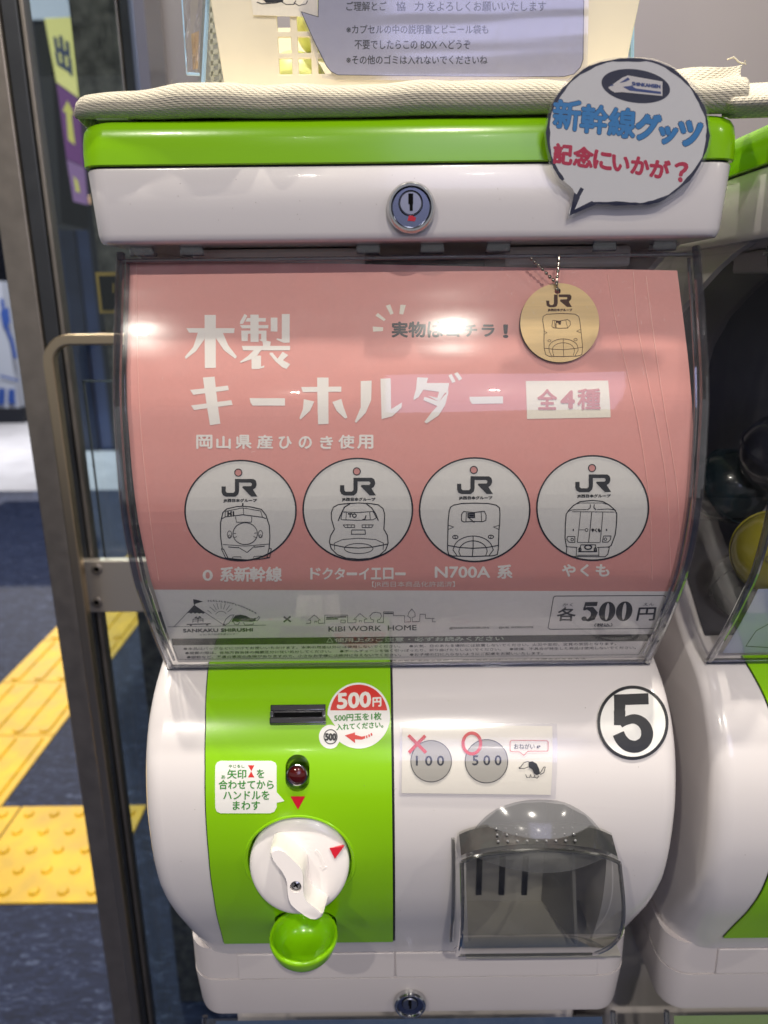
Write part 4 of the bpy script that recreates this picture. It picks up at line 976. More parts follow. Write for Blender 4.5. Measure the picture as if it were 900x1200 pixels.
# ================================================================== keychain tag
TY = atY(655, 378, 0)
pt = CARD.P(*CARD.pix(655, 378)); 
tn = Vector((0, -.955, .296)).normalized(); tu = Vector((0, .296, .955)).normalized()
TP = Plane(pt+Vector((0, -.0025, 0))-tn*(-.0012), (1, 0, 0), tu)
WOOD = mat('hinoki_wood', (232, 200, 142), .6, noise=.10, nscale=30, bump=.15, bscale=400)
BURN = mat('laser_edge', (52, 32, 22), .8)
nt = WOOD.node_tree
for nd in list(nt.nodes):
    if nd.type == 'TEX_NOISE' and nd.inputs['Scale'].default_value == 30:
        mp = nt.nodes.new('ShaderNodeMapping'); mp.inputs['Scale'].default_value = (1.0, 3, 12); tcn = [x for x in nt.nodes if x.type == 'TEX_COORD'][0]
        nt.links.new(tcn.outputs['Object'], mp.inputs[0]); nt.links.new(mp.outputs[0], nd.inputs['Vector'])
key = thing('wooden_keychain', tuple(TP.P(*TP.pix(655, 424))), 'round wooden keychain tag with an engraved train, hanging over the pink card', 'keychain')
q = [TP.pix(*p) for p in circ(656, 378.2, 46.3, 46.3, 64)]
hole = [TP.pix(*p) for p in circ(653.5, 341, 3.6, 3.6, 20)]
N = len(q); M_ = len(hole)
tt = geometry.tessellate_polygon([[Vector((a, b, 0)) for a, b in q], [Vector((a, b, 0)) for a, b in hole]])
allp = q+hole; th = .0030
vs = [TP.P(a, b, 0) for a, b in allp]+[TP.P(a, b, -th) for a, b in allp]; T = N+M_
fs = [tuple(x) for x in tt]+[tuple(a+T for a in x[::-1]) for x in tt]
fe = [(k, (k+1) % N, (k+1) % N+T, k+T) for k in range(N)]+[(N+k, N+(k+1) % M_, N+(k+1) % M_+T, N+k+T) for k in range(M_)]
o = mesh('wooden_disc', vs, fs+fe, [WOOD, BURN], key); fixn(o)
for f in o.data.polygons[len(fs):]: f.material_index = 1
zk2 = Z(590, 300, 6.923)
i = Ink(TP, .00006)
off = lambda *p: zk2(*[(a*.79+98, b*.79+180) for a, b in p])
i.fill(zk2((345, 362), (372, 362), (372, 388), (382, 398), (398, 398), (408, 388), (410, 312), (440, 312), (440, 384), (432, 408), (412, 416), (370, 416), (350, 402)))
i.fill(zk2((448, 312), (540, 312), (552, 328), (550, 350), (530, 372), (555, 414), (515, 414), (458, 366), (462, 352), (510, 352), (520, 342), (512, 334), (448, 334)))
i.text('JR西日本グループ', (642, 361.8, 670.5, 365.2), bold=.3)
for p, w, c in [(((330, 600), (318, 520), (322, 490), (350, 473), (470, 466), (580, 472), (610, 490), (618, 520), (632, 640), (642, 740), (636, 800), (600, 812), (480, 816), (370, 814), (342, 800), (330, 750), (328, 690), (330, 600)), .75, 0),
                (((392, 570), (400, 522), (450, 528), (520, 516), (540, 530), (542, 560), (520, 584), (450, 586), (405, 582), (392, 570)), .7, 0), (((415, 525), (410, 582)), .5, 0), (((505, 522), (520, 582)), .5, 0), (((325, 606), (352, 622), (326, 638)), .5, 0), (((622, 596), (594, 610), (626, 622)), .5, 0),
                (arc(372, 688, 12, 9, 0, 340, 10), .5, 1), (arc(585, 678, 14, 10, 0, 340, 10), .5, 1), (arc(485, 745, 118, 72, 190, 350, 18), .65, 0), (((368, 735), (370, 770), (390, 812)), .6, 0), (((602, 730), (606, 765), (580, 808)), .6, 0), (arc(485, 760, 88, 56, 190, 350, 16), .65, 0), (((398, 750), (400, 780), (408, 812)), .6, 0), (((572, 745), (575, 775), (566, 808)), .6, 0), (((484, 672), (488, 815)), .6, 0), (((330, 748), (400, 756), (485, 760), (570, 752), (640, 740)), .65, 0), (((425, 535), (468, 535)), 2.2, 0), (((425, 545), (425, 580)), 1.3, 0), (((445, 548), (465, 552)), 1.8, 0)]: i.stroke(zk2(*p), w, bool(c))
i.make('engraving', mat('engraving_brown', (70, 42, 26), .8), key)
ch = []
def cp(x, y, o_=.0015): return TP.P(*TP.pix(x, y), o_)
path1 = [(622, 305), (626, 309), (631, 313.5), (636.5, 319), (641.5, 324.5), (646.5, 329), (650.5, 334), (653, 340)]; path2 = [(654.5, 301), (653.8, 306), (653, 315), (652.3, 322), (651.5, 330), (652, 336)]
g = G()
def bead(c, r):
    rings = [(max(r*math.sin(math.pi*k/6), 1e-5), -r*math.cos(math.pi*k/6)) for k in range(7)]; g.add(*lathe(rings, c, (0, 0, 1), 8))
for path in (path1, path2):
    P3 = smooth2(path, 6); last = None; pts = []
    for a, b in P3:
        c = cp(a, b, .002 if b < 338 else .0008); pts.append(c)
        if last is None or (c-last).length > .00225: bead(c, .00088); last = c
    g.add(*tube(pts, .00025, 5))
mesh('ball_chain', g.v, g.f, mat('dull_nickel', (170, 165, 155), .25, metal=1), key, smooth=True)

# ================================================================== round speech-bubble sign on the lid
SP = Plane((.11, -.0118, .05), (1, 0, 0), (0, -.17, 1))
zsp = Z(640, 60, 4.5)
film = circ(735.5, 160, 98.5, 95, 72, 0)
outl = [(640+a/4.5, 60+b/4.5) for a, b in [(462, 34), (560, 42), (660, 80), (745, 140), (810, 220), (850, 310), (862, 400), (868, 470), (840, 570), (790, 660), (720, 735), (640, 790), (560, 822), (470, 836), (370, 836), (250, 830), (118, 880), (130, 755), (70, 690), (28, 620), (0, 520), (-6, 420), (8, 330), (40, 250), (90, 180), (160, 110), (250, 60), (350, 36)]]
sg = sheet(SP, smooth2(outl+[outl[0]], 4)[:-1], -.0006, .0007, 'speech_bubble_sign', FILM, None)
tag(sg, 'round laminated speech bubble sign in blue and red lettering stuck on the lid corner', 'sign')
inl = [(640+a/4.5, 60+b/4.5) for a, b in [(462, 46), (560, 54), (660, 98), (740, 165), (795, 240), (835, 320), (850, 400), (850, 470), (825, 560), (770, 650), (700, 720), (620, 775), (540, 800), (470, 804), (370, 802), (240, 800), (122, 868), (148, 745), (90, 680), (45, 610), (18, 520), (10, 430), (20, 340), (55, 255), (110, 180), (175, 120), (260, 74), (350, 50)]]
pp = sheet(SP, smooth2(inl+[inl[0]], 4)[:-1], 0, .0001, 'paper', LABELW, sg)
i = Ink(SP, .00016)
ol = smooth2([p for p in inl[19-1:]+inl[:16]], 3); 
ol = [p for p in ol]
i.stroke(ol, [3.2+1.3*math.sin(k*.9)+.8*math.sin(k*2.3) for k in range(len(ol))])
i.fill(zsp((122, 868), (148, 745), (178, 770), (150, 835), (240, 790), (270, 805), (190, 838)))
i.stroke(zsp((165, 768), (190, 722)), 4.5)
p = zsp((472, 184))[0]; i.ellipse(p[0], p[1], 40.5, 19.5, rot=rad(8)); i.make('outline_print', NAVYINK, sg)
i = Ink(SP, .00032); i.fill(zsp((326, 192), (400, 140), (430, 128), (612, 160), (612, 236), (400, 216), (360, 218), (340, 206))); i.make('badge_white', INKW, sg)
i = Ink(SP, .00042); i.fill(zsp((385, 168), (430, 138), (440, 150), (420, 160))); i.fill(zsp((404, 188), (450, 182), (470, 196), (604, 214), (604, 226), (440, 208))); i.fill(zsp((336, 178), (355, 176), (352, 182), (338, 184))); i.text('SHINKANSEN', None, quad=zsp((452, 162), (600, 178), (600, 196), (452, 180)), bold=.4); i.make('badge_blue', mat('badge_blue', (58, 78, 140), .5), sg)
i = Ink(SP, .00018)
for ch_, q in [('新', ((40, 258), (188, 262), (170, 420), (38, 400))), ('幹', ((192, 278), (328, 292), (318, 438), (178, 425))), ('線', ((338, 300), (474, 306), (462, 462), (325, 442))), ('グ', ((486, 322), (606, 345), (570, 472), (470, 460))), ('ッ', ((602, 400), (690, 410), (665, 490), (602, 480))), ('ツ', ((704, 368), (822, 380), (800, 505), (704, 490)))]:
    i.text(ch_, None, quad=zsp(*q), bold=1.15 if ch_ in '新幹線' else 2.1)
i.make('blue_lettering', BLUEINK, sg)
i = Ink(SP, .00017)
for ch_, q in [('新', ((40, 258), (188, 262), (170, 420), (38, 400))), ('幹', ((192, 278), (328, 292), (318, 438), (178, 425))), ('線', ((338, 300), (474, 306), (462, 462), (325, 442))), ('グ', ((486, 322), (606, 345), (570, 472), (470, 460))), ('ッ', ((602, 400), (690, 410), (665, 490), (602, 480))), ('ツ', ((704, 368), (822, 380), (800, 505), (704, 490)))]:
    i.off = .00011; i.text(ch_, None, quad=zsp(*q), bold=1.75 if ch_ in '新幹線' else 2.8)
i.make('lettering_edge', NAVYINK, sg)
i = Ink(SP, .00018)
for ch_, q in [('記', ((45, 488), (140, 494), (132, 600), (36, 588))), ('念', ((150, 504), (250, 512), (240, 616), (142, 600))), ('に', ((255, 522), (345, 532), (340, 630), (250, 612))), ('い', ((352, 548), (440, 560), (432, 632), (352, 628))), ('か', ((455, 555), (545, 568), (535, 658), (445, 640))), ('が', ((552, 568), (655, 582), (640, 676), (545, 658))), ('？', ((680, 590), (748, 588), (735, 692), (680, 680)))]:
    i.text(ch_, None, quad=zsp(*q), bold=1.15)
i.make('red_lettering', ROSE, sg)

# ================================================================== canvas cloth on the lid
CAN = bpy.data.materials.new('canvas_weave'); CAN.use_nodes = True; nt = CAN.node_tree; b = nt.nodes['Principled BSDF']
b.inputs['Base Color'].default_value = lin((222, 208, 176))+(1,); b.inputs['Roughness'].default_value = .9; b.inputs['Sheen Weight'].default_value = .3
uvn = nt.nodes.new('ShaderNodeUVMap'); mp = nt.nodes.new('ShaderNodeMapping'); mp.inputs['Scale'].default_value = (1, 1, 1)
def wave(ax, sc):
    w = nt.nodes.new('ShaderNodeTexWave'); w.wave_type = 'BANDS'; w.bands_direction = ax; w.inputs['Scale'].default_value = sc; w.inputs['Distortion'].default_value = .8; w.inputs['Detail'].default_value = 1
    nt.links.new(mp.outputs[0], w.inputs['Vector']); return w
nt.links.new(uvn.outputs[0], mp.inputs[0])
wa = wave('DIAGONAL', 8); wb = wave('Y', 9)
mu = nt.nodes.new('ShaderNodeMath'); mu.operation = 'MULTIPLY'; nt.links.new(wa.outputs['Fac'], mu.inputs[0]); nt.links.new(wb.outputs['Fac'], mu.inputs[1])
bp = nt.nodes.new('ShaderNodeBump'); bp.inputs['Strength'].default_value = 1; bp.inputs['Distance'].default_value = .0009; nt.links.new(mu.outputs[0], bp.inputs['Height']); nt.links.new(bp.outputs[0], b.inputs['Normal'])
mr = nt.nodes.new('ShaderNodeMapRange'); mr.inputs[3].default_value = .70; mr.inputs[4].default_value = 1.25; nt.links.new(mu.outputs[0], mr.inputs[0])
vm = nt.nodes.new('ShaderNodeVectorMath'); vm.operation = 'SCALE'; vm.inputs[0].default_value = lin((250, 240, 214)); nt.links.new(mr.outputs[0], vm.inputs['Scale']); nt.links.new(vm.outputs[0], b.inputs['Base Color'])
def uvgrid(name, fn, nu, nv, mt, parent=None, us=1, vs_=1, thick=.0012):
    vs = []; uv = []
    for j in range(nv+1):
        for i_ in range(nu+1):
            vs.append(fn(i_/nu, j/nv)); uv.append((i_/nu*us, j/nv*vs_))
    fs = [(j*(nu+1)+i_, j*(nu+1)+i_+1, (j+1)*(nu+1)+i_+1, (j+1)*(nu+1)+i_) for j in range(nv) for i_ in range(nu)]
    o = mesh(name, vs, fs, mt, parent, smooth=True, sharp=80)
    ul = o.data.uv_layers.new(name='UVMap')
    for lp in o.data.loops: ul.data[lp.index].uv = uv[lp.vertex_index]
    if thick: s_ = o.modifiers.new('solid', 'SOLIDIFY'); s_.thickness = thick; s_.offset = 0
    return o
def nz(x, s): return math.sin(x*s)*.5+math.sin(x*s*2.3+1.3)*.3+math.sin(x*s*4.1+.4)*.2
def clothf(u, v):
    x = -.1520+.302*u
    # fold: v 0 bottom front underneath -> round the edge -> v 1 back on top
    hgt = .0071+.0006*nz(x, 55)+(.0022 if x < -.12 else 0)*0
    e_ = min(1, u/.022+.02); taper = (1-(1-e_)**2)**.5*(.62+.38*min(1, (u/.16))**.7)
    r = hgt*taper/1.0; zc_ = .0812+r*.86+.0006*nz(x, 31)
    if v < .45:
        a = rad(-100+190*(v/.45)); y = -.0025-r*1.15*math.cos(a)+.0008*nz(x, 40); z = zc_+r*.86*math.sin(a)
        return (x, y, max(z, .0806))
    t_ = (v-.45)/.55
    return (x+.003*math.sin(t_*9+x*20), -.0025+t_*.22, zc_+r*.86-.0035*min(1, t_*6)+.0006*math.sin(t_*30+x*60))
cloth = uvgrid('canvas_cloth', clothf, 150, 44, CAN, None, 7.0, 2.0)
tag(cloth, 'cream canvas cloth folded along the front of the green lid', 'cloth')
for k, (x, w_) in enumerate(((-.1355, .0075),)):
    box('rubber_foot', x-w_, x+w_, -.003, .010, .0803, .0822, mat('foot_white', (205, 200, 190), .6), machine, bevel=.0006)
# loose ends at the right
def flap1(u, v):
    p = Vector(atY(700+172*u, 102-28*u+ (36-8*u)*v+2.5*math.sin(u*9), .030-.026*v*(1-u*.3))); p.y += .004*math.sin(u*7+v*3); return p
f1 = uvgrid('canvas_cloth', flap1, 40, 14, CAN, None, 1.6, .5)
tag(f1, 'crumpled cream cloth end with a frayed corner beside the round sign', 'cloth')
def flap2(u, v):
    x = 846+120*u; yt = 101-7*u-(0 if u > .05 else 2); p = Vector(atY(x, yt+(37+3*u)*v, .004-.018*math.sin(v*math.pi)*.9+.02*max(0, .12-u)*8*.2)); return p
f2 = uvgrid('canvas_cloth', flap2, 40, 20, CAN, None, 1.2, .6)
tag(f2, 'cream cloth roll lying over the lid of the machine cut off at the right', 'cloth')
def flap3(u, v):
    q_ = [(800, 118), (852, 104), (853, 136), (838, 122)]
    a = Vector(q_[0]).lerp(Vector(q_[1]), u); b_ = Vector(q_[3]).lerp(Vector(q_[2]), u); c = a.lerp(b_, v); return atY(c.x, c.y, .020-.012*u)
uvgrid('under_fold', flap3, 8, 6, CAN, f2, .4, .2)
# stray threads
g = G()
rnd = random.Random(4)
for k in range(26):
    u = rnd.random(); a = Vector(clothf(u*.5, .22+rnd.random()*.2)); d = Vector((rnd.uniform(-1, 1), -rnd.random(), rnd.uniform(-.1, 1)))*.0012
    g.add(*tube([a, a+d, a+d*1.6+Vector((.0006, 0, .0002))], .00005, 4))
a = atY(858, 73, .012); g.add(*tube([atY(852, 70, .014), atY(860, 67, .012), atY(866, 73, .012), atY(874, 75, .012), atY(873, 71, .012)], .0004, 5))
mesh('loose_threads', g.v, g.f, CAN, cloth)

# ================================================================== basket, notice, acrylic case on top
BAS = mat('basket_plastic', (236, 226, 200), .45, sss=.0)
BP = Plane((0, .034, .09), (1, 0, 0), (0, -.06, 1))
bk = thing('plastic_basket', (0, .07, .0885), 'cream plastic basket with rows of square holes standing on the cloth', 'basket')
zbot = .0895
colx = [-.0745+.0098*k for k in range(17)]
g = G(); hw_ = .0031; rows_ = [.1005+.0100*k for k in range(7)]
def zrow(z): return z
x_lo = lambda z: -.0885-.10*(z-.09); x_hi = lambda z: .1045+.14*(z-.09)
# frame built as a grid of cells: solid cells are kept, hole cells are left open
xs_ = sorted(set([c for k in range(13) for c in (-.0622+.0095*k, -.0622+.0095*k+.0062)])); zs_ = sorted(set([c for k in range(6) for c in (.1067+.0090*k, .1067+.0090*k+.0066)]))
xs_ = [None]+xs_+[None]; zs_ = [.0885]+zs_+[.170]
def BPt(x, z, d=0): 
    y = .032-.06*(z-.09)*1.0+d; return (x, y, z)
for a in range(len(zs_)-1):
    for b_ in range(len(xs_)-1):
        hole_ = (a % 2 == 1) and (b_ % 2 == 1) and xs_[b_] is not None and xs_[b_+1] is not None
        if hole_: continue
        z0, z1 = zs_[a], zs_[a+1]
        l0 = x_lo(z0) if xs_[b_] is None else xs_[b_]; l1 = x_lo(z1) if xs_[b_] is None else xs_[b_]
        r0 = x_hi(z0) if xs_[b_+1] is None else xs_[b_+1]; r1 = x_hi(z1) if xs_[b_+1] is None else xs_[b_+1]
        g.add([BPt(l0, z0), BPt(r0, z0), BPt(r1, z1), BPt(l1, z1)], [(0, 1, 2, 3)])
o = mesh('front_wall', g.v, g.f, BAS, bk)
bm = bmesh.new(); bm.from_mesh(o.data); bmesh.ops.remove_doubles(bm, verts=bm.verts, dist=1e-5); bmesh.ops.recalc_face_normals(bm, faces=bm.faces); bm.to_mesh(o.data); bm.free()
sm_ = o.modifiers.new('solid', 'SOLIDIFY'); sm_.thickness = .0018; sm_.offset = 0
bv = o.modifiers.new('bevel', 'BEVEL'); bv.width = .0005; bv.segments = 2; bv.limit_method = 'ANGLE'
g = G(); g.add([(x_lo(.0885), .033, .0885), (x_lo(.17), .028, .17), (x_lo(.17)-.004, .17, .17), (x_lo(.0885)+.004, .165, .0885)], [(0, 1, 2, 3)])
g.add([(x_hi(.0885), .033, .0885), (x_hi(.17), .028, .17), (x_hi(.17)+.004, .17, .17), (x_hi(.0885)-.004, .165, .0885)], [(3, 2, 1, 0)])
g.add([(x_lo(.0885)+.004, .165, .0885), (x_hi(.0885)-.004, .165, .0885), (x_hi(.17), .17, .17), (x_lo(.17), .17, .17)], [(0, 1, 2, 3)])
g.add([(x_lo(.0885), .033, .089), (x_hi(.0885), .033, .089), (x_hi(.0885)-.004, .165, .089), (x_lo(.0885)+.004, .165, .089)], [(0, 1, 2, 3)])
o = mesh('side_walls', g.v, g.f, BAS, bk); s_ = o.modifiers.new('solid', 'SOLIDIFY'); s_.thickness = .0016
YG = mat('pale_capsule', (226, 232, 150), .4)
for k, (x, z, lb_) in enumerate(((-.058, .108, 'lower left pale yellow capsule behind the square holes of the basket'), (-.022, .108, 'lower right pale yellow capsule behind the square holes of the basket'), (-.040, .138, 'topmost pale yellow capsule behind the square holes of the basket'))):
    o = mesh('empty_capsule', *lathe([(max(.0175*math.sin(math.pi*j/10), 1e-4), -.0175*math.cos(math.pi*j/10)) for j in range(11)], (x, .062, z), (0, .3, 1), 24), YG, None, smooth=True)
    tag(o, lb_, 'capsule', 'capsules inside the basket')
NP = Plane((0, .0278, .11), (1, 0, 0), (0, -.06, 1))
LAV = paper_mat('lavender_print', (176, 176, 194))
nt_ = sheet(NP, smooth2([(353, 14), (368, 48), (383, 78)], 2)+[(388, 84), (396, 88), (530, 89.5), (660, 90), (672, 87), (680, 79), (683, 70), (684, -20), (373, -20), (373, 20)], 0, .0003, 'basket_notice', LAV, None)
tag(nt_, 'lavender speech bubble notice with black Japanese text on the basket front', 'notice')
i = Ink(NP, .00036); i.stroke([(373, -15), (373, 20), (353, 14), (368, 48), (383, 78), (388, 84), (396, 88), (530, 89.5), (660, 90), (672, 87), (680, 79), (683, 70), (684, -15)], .8)
i.text('ご理解とご', (406, 2.2, 453, 13), bold=.2).text('協', (464.5, 2.2, 475, 13), bold=.2).text('力', (486, 2.2, 496, 13), bold=.2).text('をよろしくお願いいたします', (501, 2.2, 639.5, 13.5), bold=.2)
i.text('※カプセルの中の説明書とビニール袋も', (406, 29.5, 572, 40), bold=.18).text('不要でしたらこの BOX へどうぞ', (415.6, 47, 551, 58), bold=.18).text('※その他のゴミは入れないでくださいね', (406, 65, 571, 75.5), bold=.18)
i.make('lettering', INK, nt_)
f_ = sheet(NP, [(350, 11), (378, 92), (394, 94), (664, 95), (688, 82), (690, -20), (370, -20)], .0006, .0007, 'laminate', FILM, nt_)
nc = sheet(NP, [(291, -20), (296.5, 17), (372, 19.5), (372, -20)], -.0012, -.0008, 'picture_card', CREAM, None); tag(nc, 'small white card with line drawn animal feet, left of the lavender notice', 'card')
zm = Z(200, 0, 3)
i = Ink(NP, -.0007); i.stroke(zm((302, 6), (320, 12), (370, 8), (395, 2)), 1.2); i.stroke(zm((385, 2), (405, 14), (432, 14), (440, 0)), .9); i.stroke(zm((432, 8), (450, 18), (475, 12), (482, 0)), .9); i.fill(zm((320, -6), (400, -6), (390, 4), (335, 8))); i.make('animal_print', INK, nc)

ac = thing('acrylic_case', (0, .05, .088), 'clear acrylic case around the cream basket with pale blue edges', 'acrylic case')
def pan(q, name, mt, th=.002):
    n_ = (Vector(q[1])-Vector(q[0])).cross(Vector(q[2])-Vector(q[0])).normalized()*th
    vs = [Vector(a) for a in q]+[Vector(a)+n_ for a in q]
    o = mesh(name, vs, [(0, 1, 2, 3), (7, 6, 5, 4), (0, 4, 5, 1), (1, 5, 6, 2), (2, 6, 7, 3), (3, 7, 4, 0)], mt, ac); fixn(o); return o
aL0 = atY(238, 100, .05); aL1 = atY(245, -30, .05); aR0 = atY(740, 90, .05); aR1 = atY(741, -30, .05)
pan([aL0, aL1, aL1+Vector((.004, .13, 0)), aL0+Vector((.004, .13, 0))], 'side_pane', ACRY, .0025)
pan([aR0, aR1, aR1+Vector((.0, .13, 0)), aR0+Vector((.0, .13, 0))], 'side_pane', ACRY, .0025)
mesh('pane_edge', *tube([aL0, aL1], .0012, 6), ACRYE, ac); mesh('pane_edge', *tube([aR0, aR1], .0012, 6), ACRYE, ac)
pan([aL0+Vector((.004, .13, 0)), aL1+Vector((.004, .13, 0)), aR1+Vector((0, .13, 0)), aR0+Vector((0, .13, 0))], 'back_pane', ACRY, .0025)
# slats added in place of a reflection in the left pane
g = G()
def rk(px, py): return atY(px, py, .16)
for k in range(9):
    y0_ = -8+k*12.5; g.add([rk(246, y0_+6), rk(276, y0_-2), rk(276, y0_+3.5), rk(246, y0_+11.5)], [(0, 1, 2, 3)])
for x in (246, 255, 265, 275): g.add([rk(x, -20), rk(x+3, -20), rk(x+3-x*0+2, 98), rk(x+2, 98)], [(0, 1, 2, 3)])
o = mesh('reflection_slats', g.v, g.f, BAS, None); s_ = o.modifiers.new('solid', 'SOLIDIFY'); s_.thickness = .002
tag(o, 'cream slats added in place of a reflection in the acrylic left of the basket', 'rack')
bag = thing('clear_sleeve', tuple(atY(227, 86, .05)), 'narrow crinkled clear plastic sleeve hanging at the upper left, above the cloth', 'plastic sleeve')
def bg_(u, v):
    a = Vector((212, -20)).lerp(Vector((236, -20)), u); b_ = Vector((219, 86.5)).lerp(Vector((234, 87)), u); c = a.lerp(b_, v); p = Vector(atY(c.x, c.y, .045)); p.y += .0012*math.sin(u*8+v*5)+.0010*math.sin(u*3+v*17); return p
uvgrid('sleeve_film', bg_, 14, 40, clear('sleeve', (.92, .9, .88), 1.5, .08, gain=2.4, haze=.18), bag, thick=0)
mesh('sleeve_filler', [atY(224, 40, .047), atY(233, 36, .047), atY(232, 80, .047), atY(226, 82, .047)], [(0, 1, 2, 3)], mat('tan_filler', (190, 160, 120), .8, noise=.3, nscale=200), bag)
mesh('sleeve_seam', *tube([atY(219, 86.5, .0445), atY(234, 87.2, .0445)], .0007, 6), ACRYE, bag, smooth=True)
mesh('sleeve_seam', *tube([atY(212, -20, .0445), atY(219, 86.5, .0445)], .0004, 6), ACRYE, bag, smooth=True)

# ================================================================== neighbour's card and capsules
DX = .3225
NBC = Prof([(y+.0070, z) for y, z in SHP])
lc = thing('display_card', (DX, .02, -.21), 'pale lavender display card low in the machine at the right edge', 'display card')
g = []; n_ = 14
s0 = NBC.L[-1]*.74; s1 = NBC.L[-1]*.985
vs = []
for k in range(n_+1):
    sv = s0+(s1-s0)*k/n_; vs += [NBC.P(DX-.1335, sv), NBC.P(DX+.13, sv), NBC.P(DX-.1335, sv, -.0003), NBC.P(DX+.13, sv, -.0003)]
fs = [(4*k, 4*k+1, 4*k+5, 4*k+4) for k in range(n_)]+[(4*k+2, 4*k+6, 4*k+7, 4*k+3) for k in range(n_)]
mesh('card_sheet', vs, fs, paper_mat('pale_lavender', (190, 196, 222)), lc, smooth=True)
i = Ink(NBC, .00012); i.stroke([(906, 728), (886, 739), (874, 757), (906, 759)], .7); i.make('print_line', INKG, lc)
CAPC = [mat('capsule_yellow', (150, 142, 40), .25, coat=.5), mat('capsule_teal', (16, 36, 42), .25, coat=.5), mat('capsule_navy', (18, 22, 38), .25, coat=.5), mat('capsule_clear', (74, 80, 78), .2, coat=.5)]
def capsule(c, r, ax, m1, m2, label, first=[None]):
    t = thing('toy_capsule', c, label, 'capsule', 'capsules inside the machine on the right')
    ax = Vector(ax).normalized(); P_ = [(max(r*math.sin(rad(a)), 2e-4), r*math.cos(rad(a))) for a in range(0, 91, 10)]
    mesh('upper_half', *lathe(P_, c, ax, 32), m1, t, smooth=True)
    mesh('lower_half', *lathe([(a*.985, -b) for a, b in P_], c, ax, 32), m2, t, smooth=True)
    mesh('seam_ring', *lathe([(r*1.0, -.0012), (r*1.03, -.0012), (r*1.03, .0012), (r*1.0, .0012)], c, ax, 32), m1, t)
    ring = mesh('vent_ring', *lathe([(.0022, r*.985), (.0022, r+.0006), (.0012, r+.0006), (.0012, r*.97)], c, ax, 16), CAPC[3] if m1 is not CAPC[0] else mat('capsule_olive', (96, 88, 20), .4), t)
    return t
RC = .0245
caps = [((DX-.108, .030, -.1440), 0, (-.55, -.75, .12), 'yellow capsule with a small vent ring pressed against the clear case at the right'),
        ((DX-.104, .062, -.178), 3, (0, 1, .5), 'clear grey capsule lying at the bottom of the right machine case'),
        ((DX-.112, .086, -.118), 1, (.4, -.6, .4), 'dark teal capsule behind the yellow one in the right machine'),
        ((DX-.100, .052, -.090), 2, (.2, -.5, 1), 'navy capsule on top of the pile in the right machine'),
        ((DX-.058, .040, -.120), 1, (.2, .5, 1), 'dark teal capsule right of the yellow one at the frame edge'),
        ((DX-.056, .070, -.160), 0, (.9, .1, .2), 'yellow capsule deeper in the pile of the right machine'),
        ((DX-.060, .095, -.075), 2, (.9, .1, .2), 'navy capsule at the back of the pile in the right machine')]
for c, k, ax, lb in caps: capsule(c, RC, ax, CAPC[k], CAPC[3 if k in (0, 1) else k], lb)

# ================================================================== the place behind
FLM = bpy.data.materials.new('navy_vinyl'); FLM.use_nodes = True; nt = FLM.node_tree; b = nt.nodes['Principled BSDF']; b.inputs['Roughness'].default_value = .6; b.inputs['Specular IOR Level'].default_value = .2
tc = nt.nodes.new('ShaderNodeTexCoord'); n1 = nt.nodes.new('ShaderNodeTexNoise'); n1.inputs['Scale'].default_value = 45; n1.inputs['Detail'].default_value = 10; n1.inputs['Roughness'].default_value = .75; n1.inputs['Distortion'].default_value = 1.2
mp = nt.nodes.new('ShaderNodeMapping'); mp.inputs['Scale'].default_value = (.6, 1.6, 1); nt.links.new(tc.outputs['Object'], mp.inputs[0]); nt.links.new(mp.outputs[0], n1.inputs['Vector'])
cr = nt.nodes.new('ShaderNodeValToRGB'); cr.color_ramp.elements[0].position = .38; cr.color_ramp.elements[0].color = lin((16, 24, 46))+(1,); cr.color_ramp.elements[1].position = .72; cr.color_ramp.elements[1].color = lin((100, 112, 142))+(1,)
e = cr.color_ramp.elements.new(.55); e.color = lin((32, 43, 74))+(1,)
nt.links.new(n1.outputs[0], cr.inputs[0]); nt.links.new(cr.outputs[0], b.inputs['Base Color'])
def struct(o): o['kind'] = 'structure'; return o
floor = struct(mesh('floor', *boxg(-9, 6, -5, 4.28, -H-.05, -H), FLM))
PALE = mat('pale_floor', (176, 180, 196), .3, noise=.12, nscale=5)
struct(mesh('far_floor', *boxg(-9, 6, 4.282, 12, -H-.05, -H), PALE))
YEL = mat('tactile_yellow', (228, 184, 34), .5, noise=.28, nscale=14, bump=.2, bscale=300)
fo = wpos(floor)
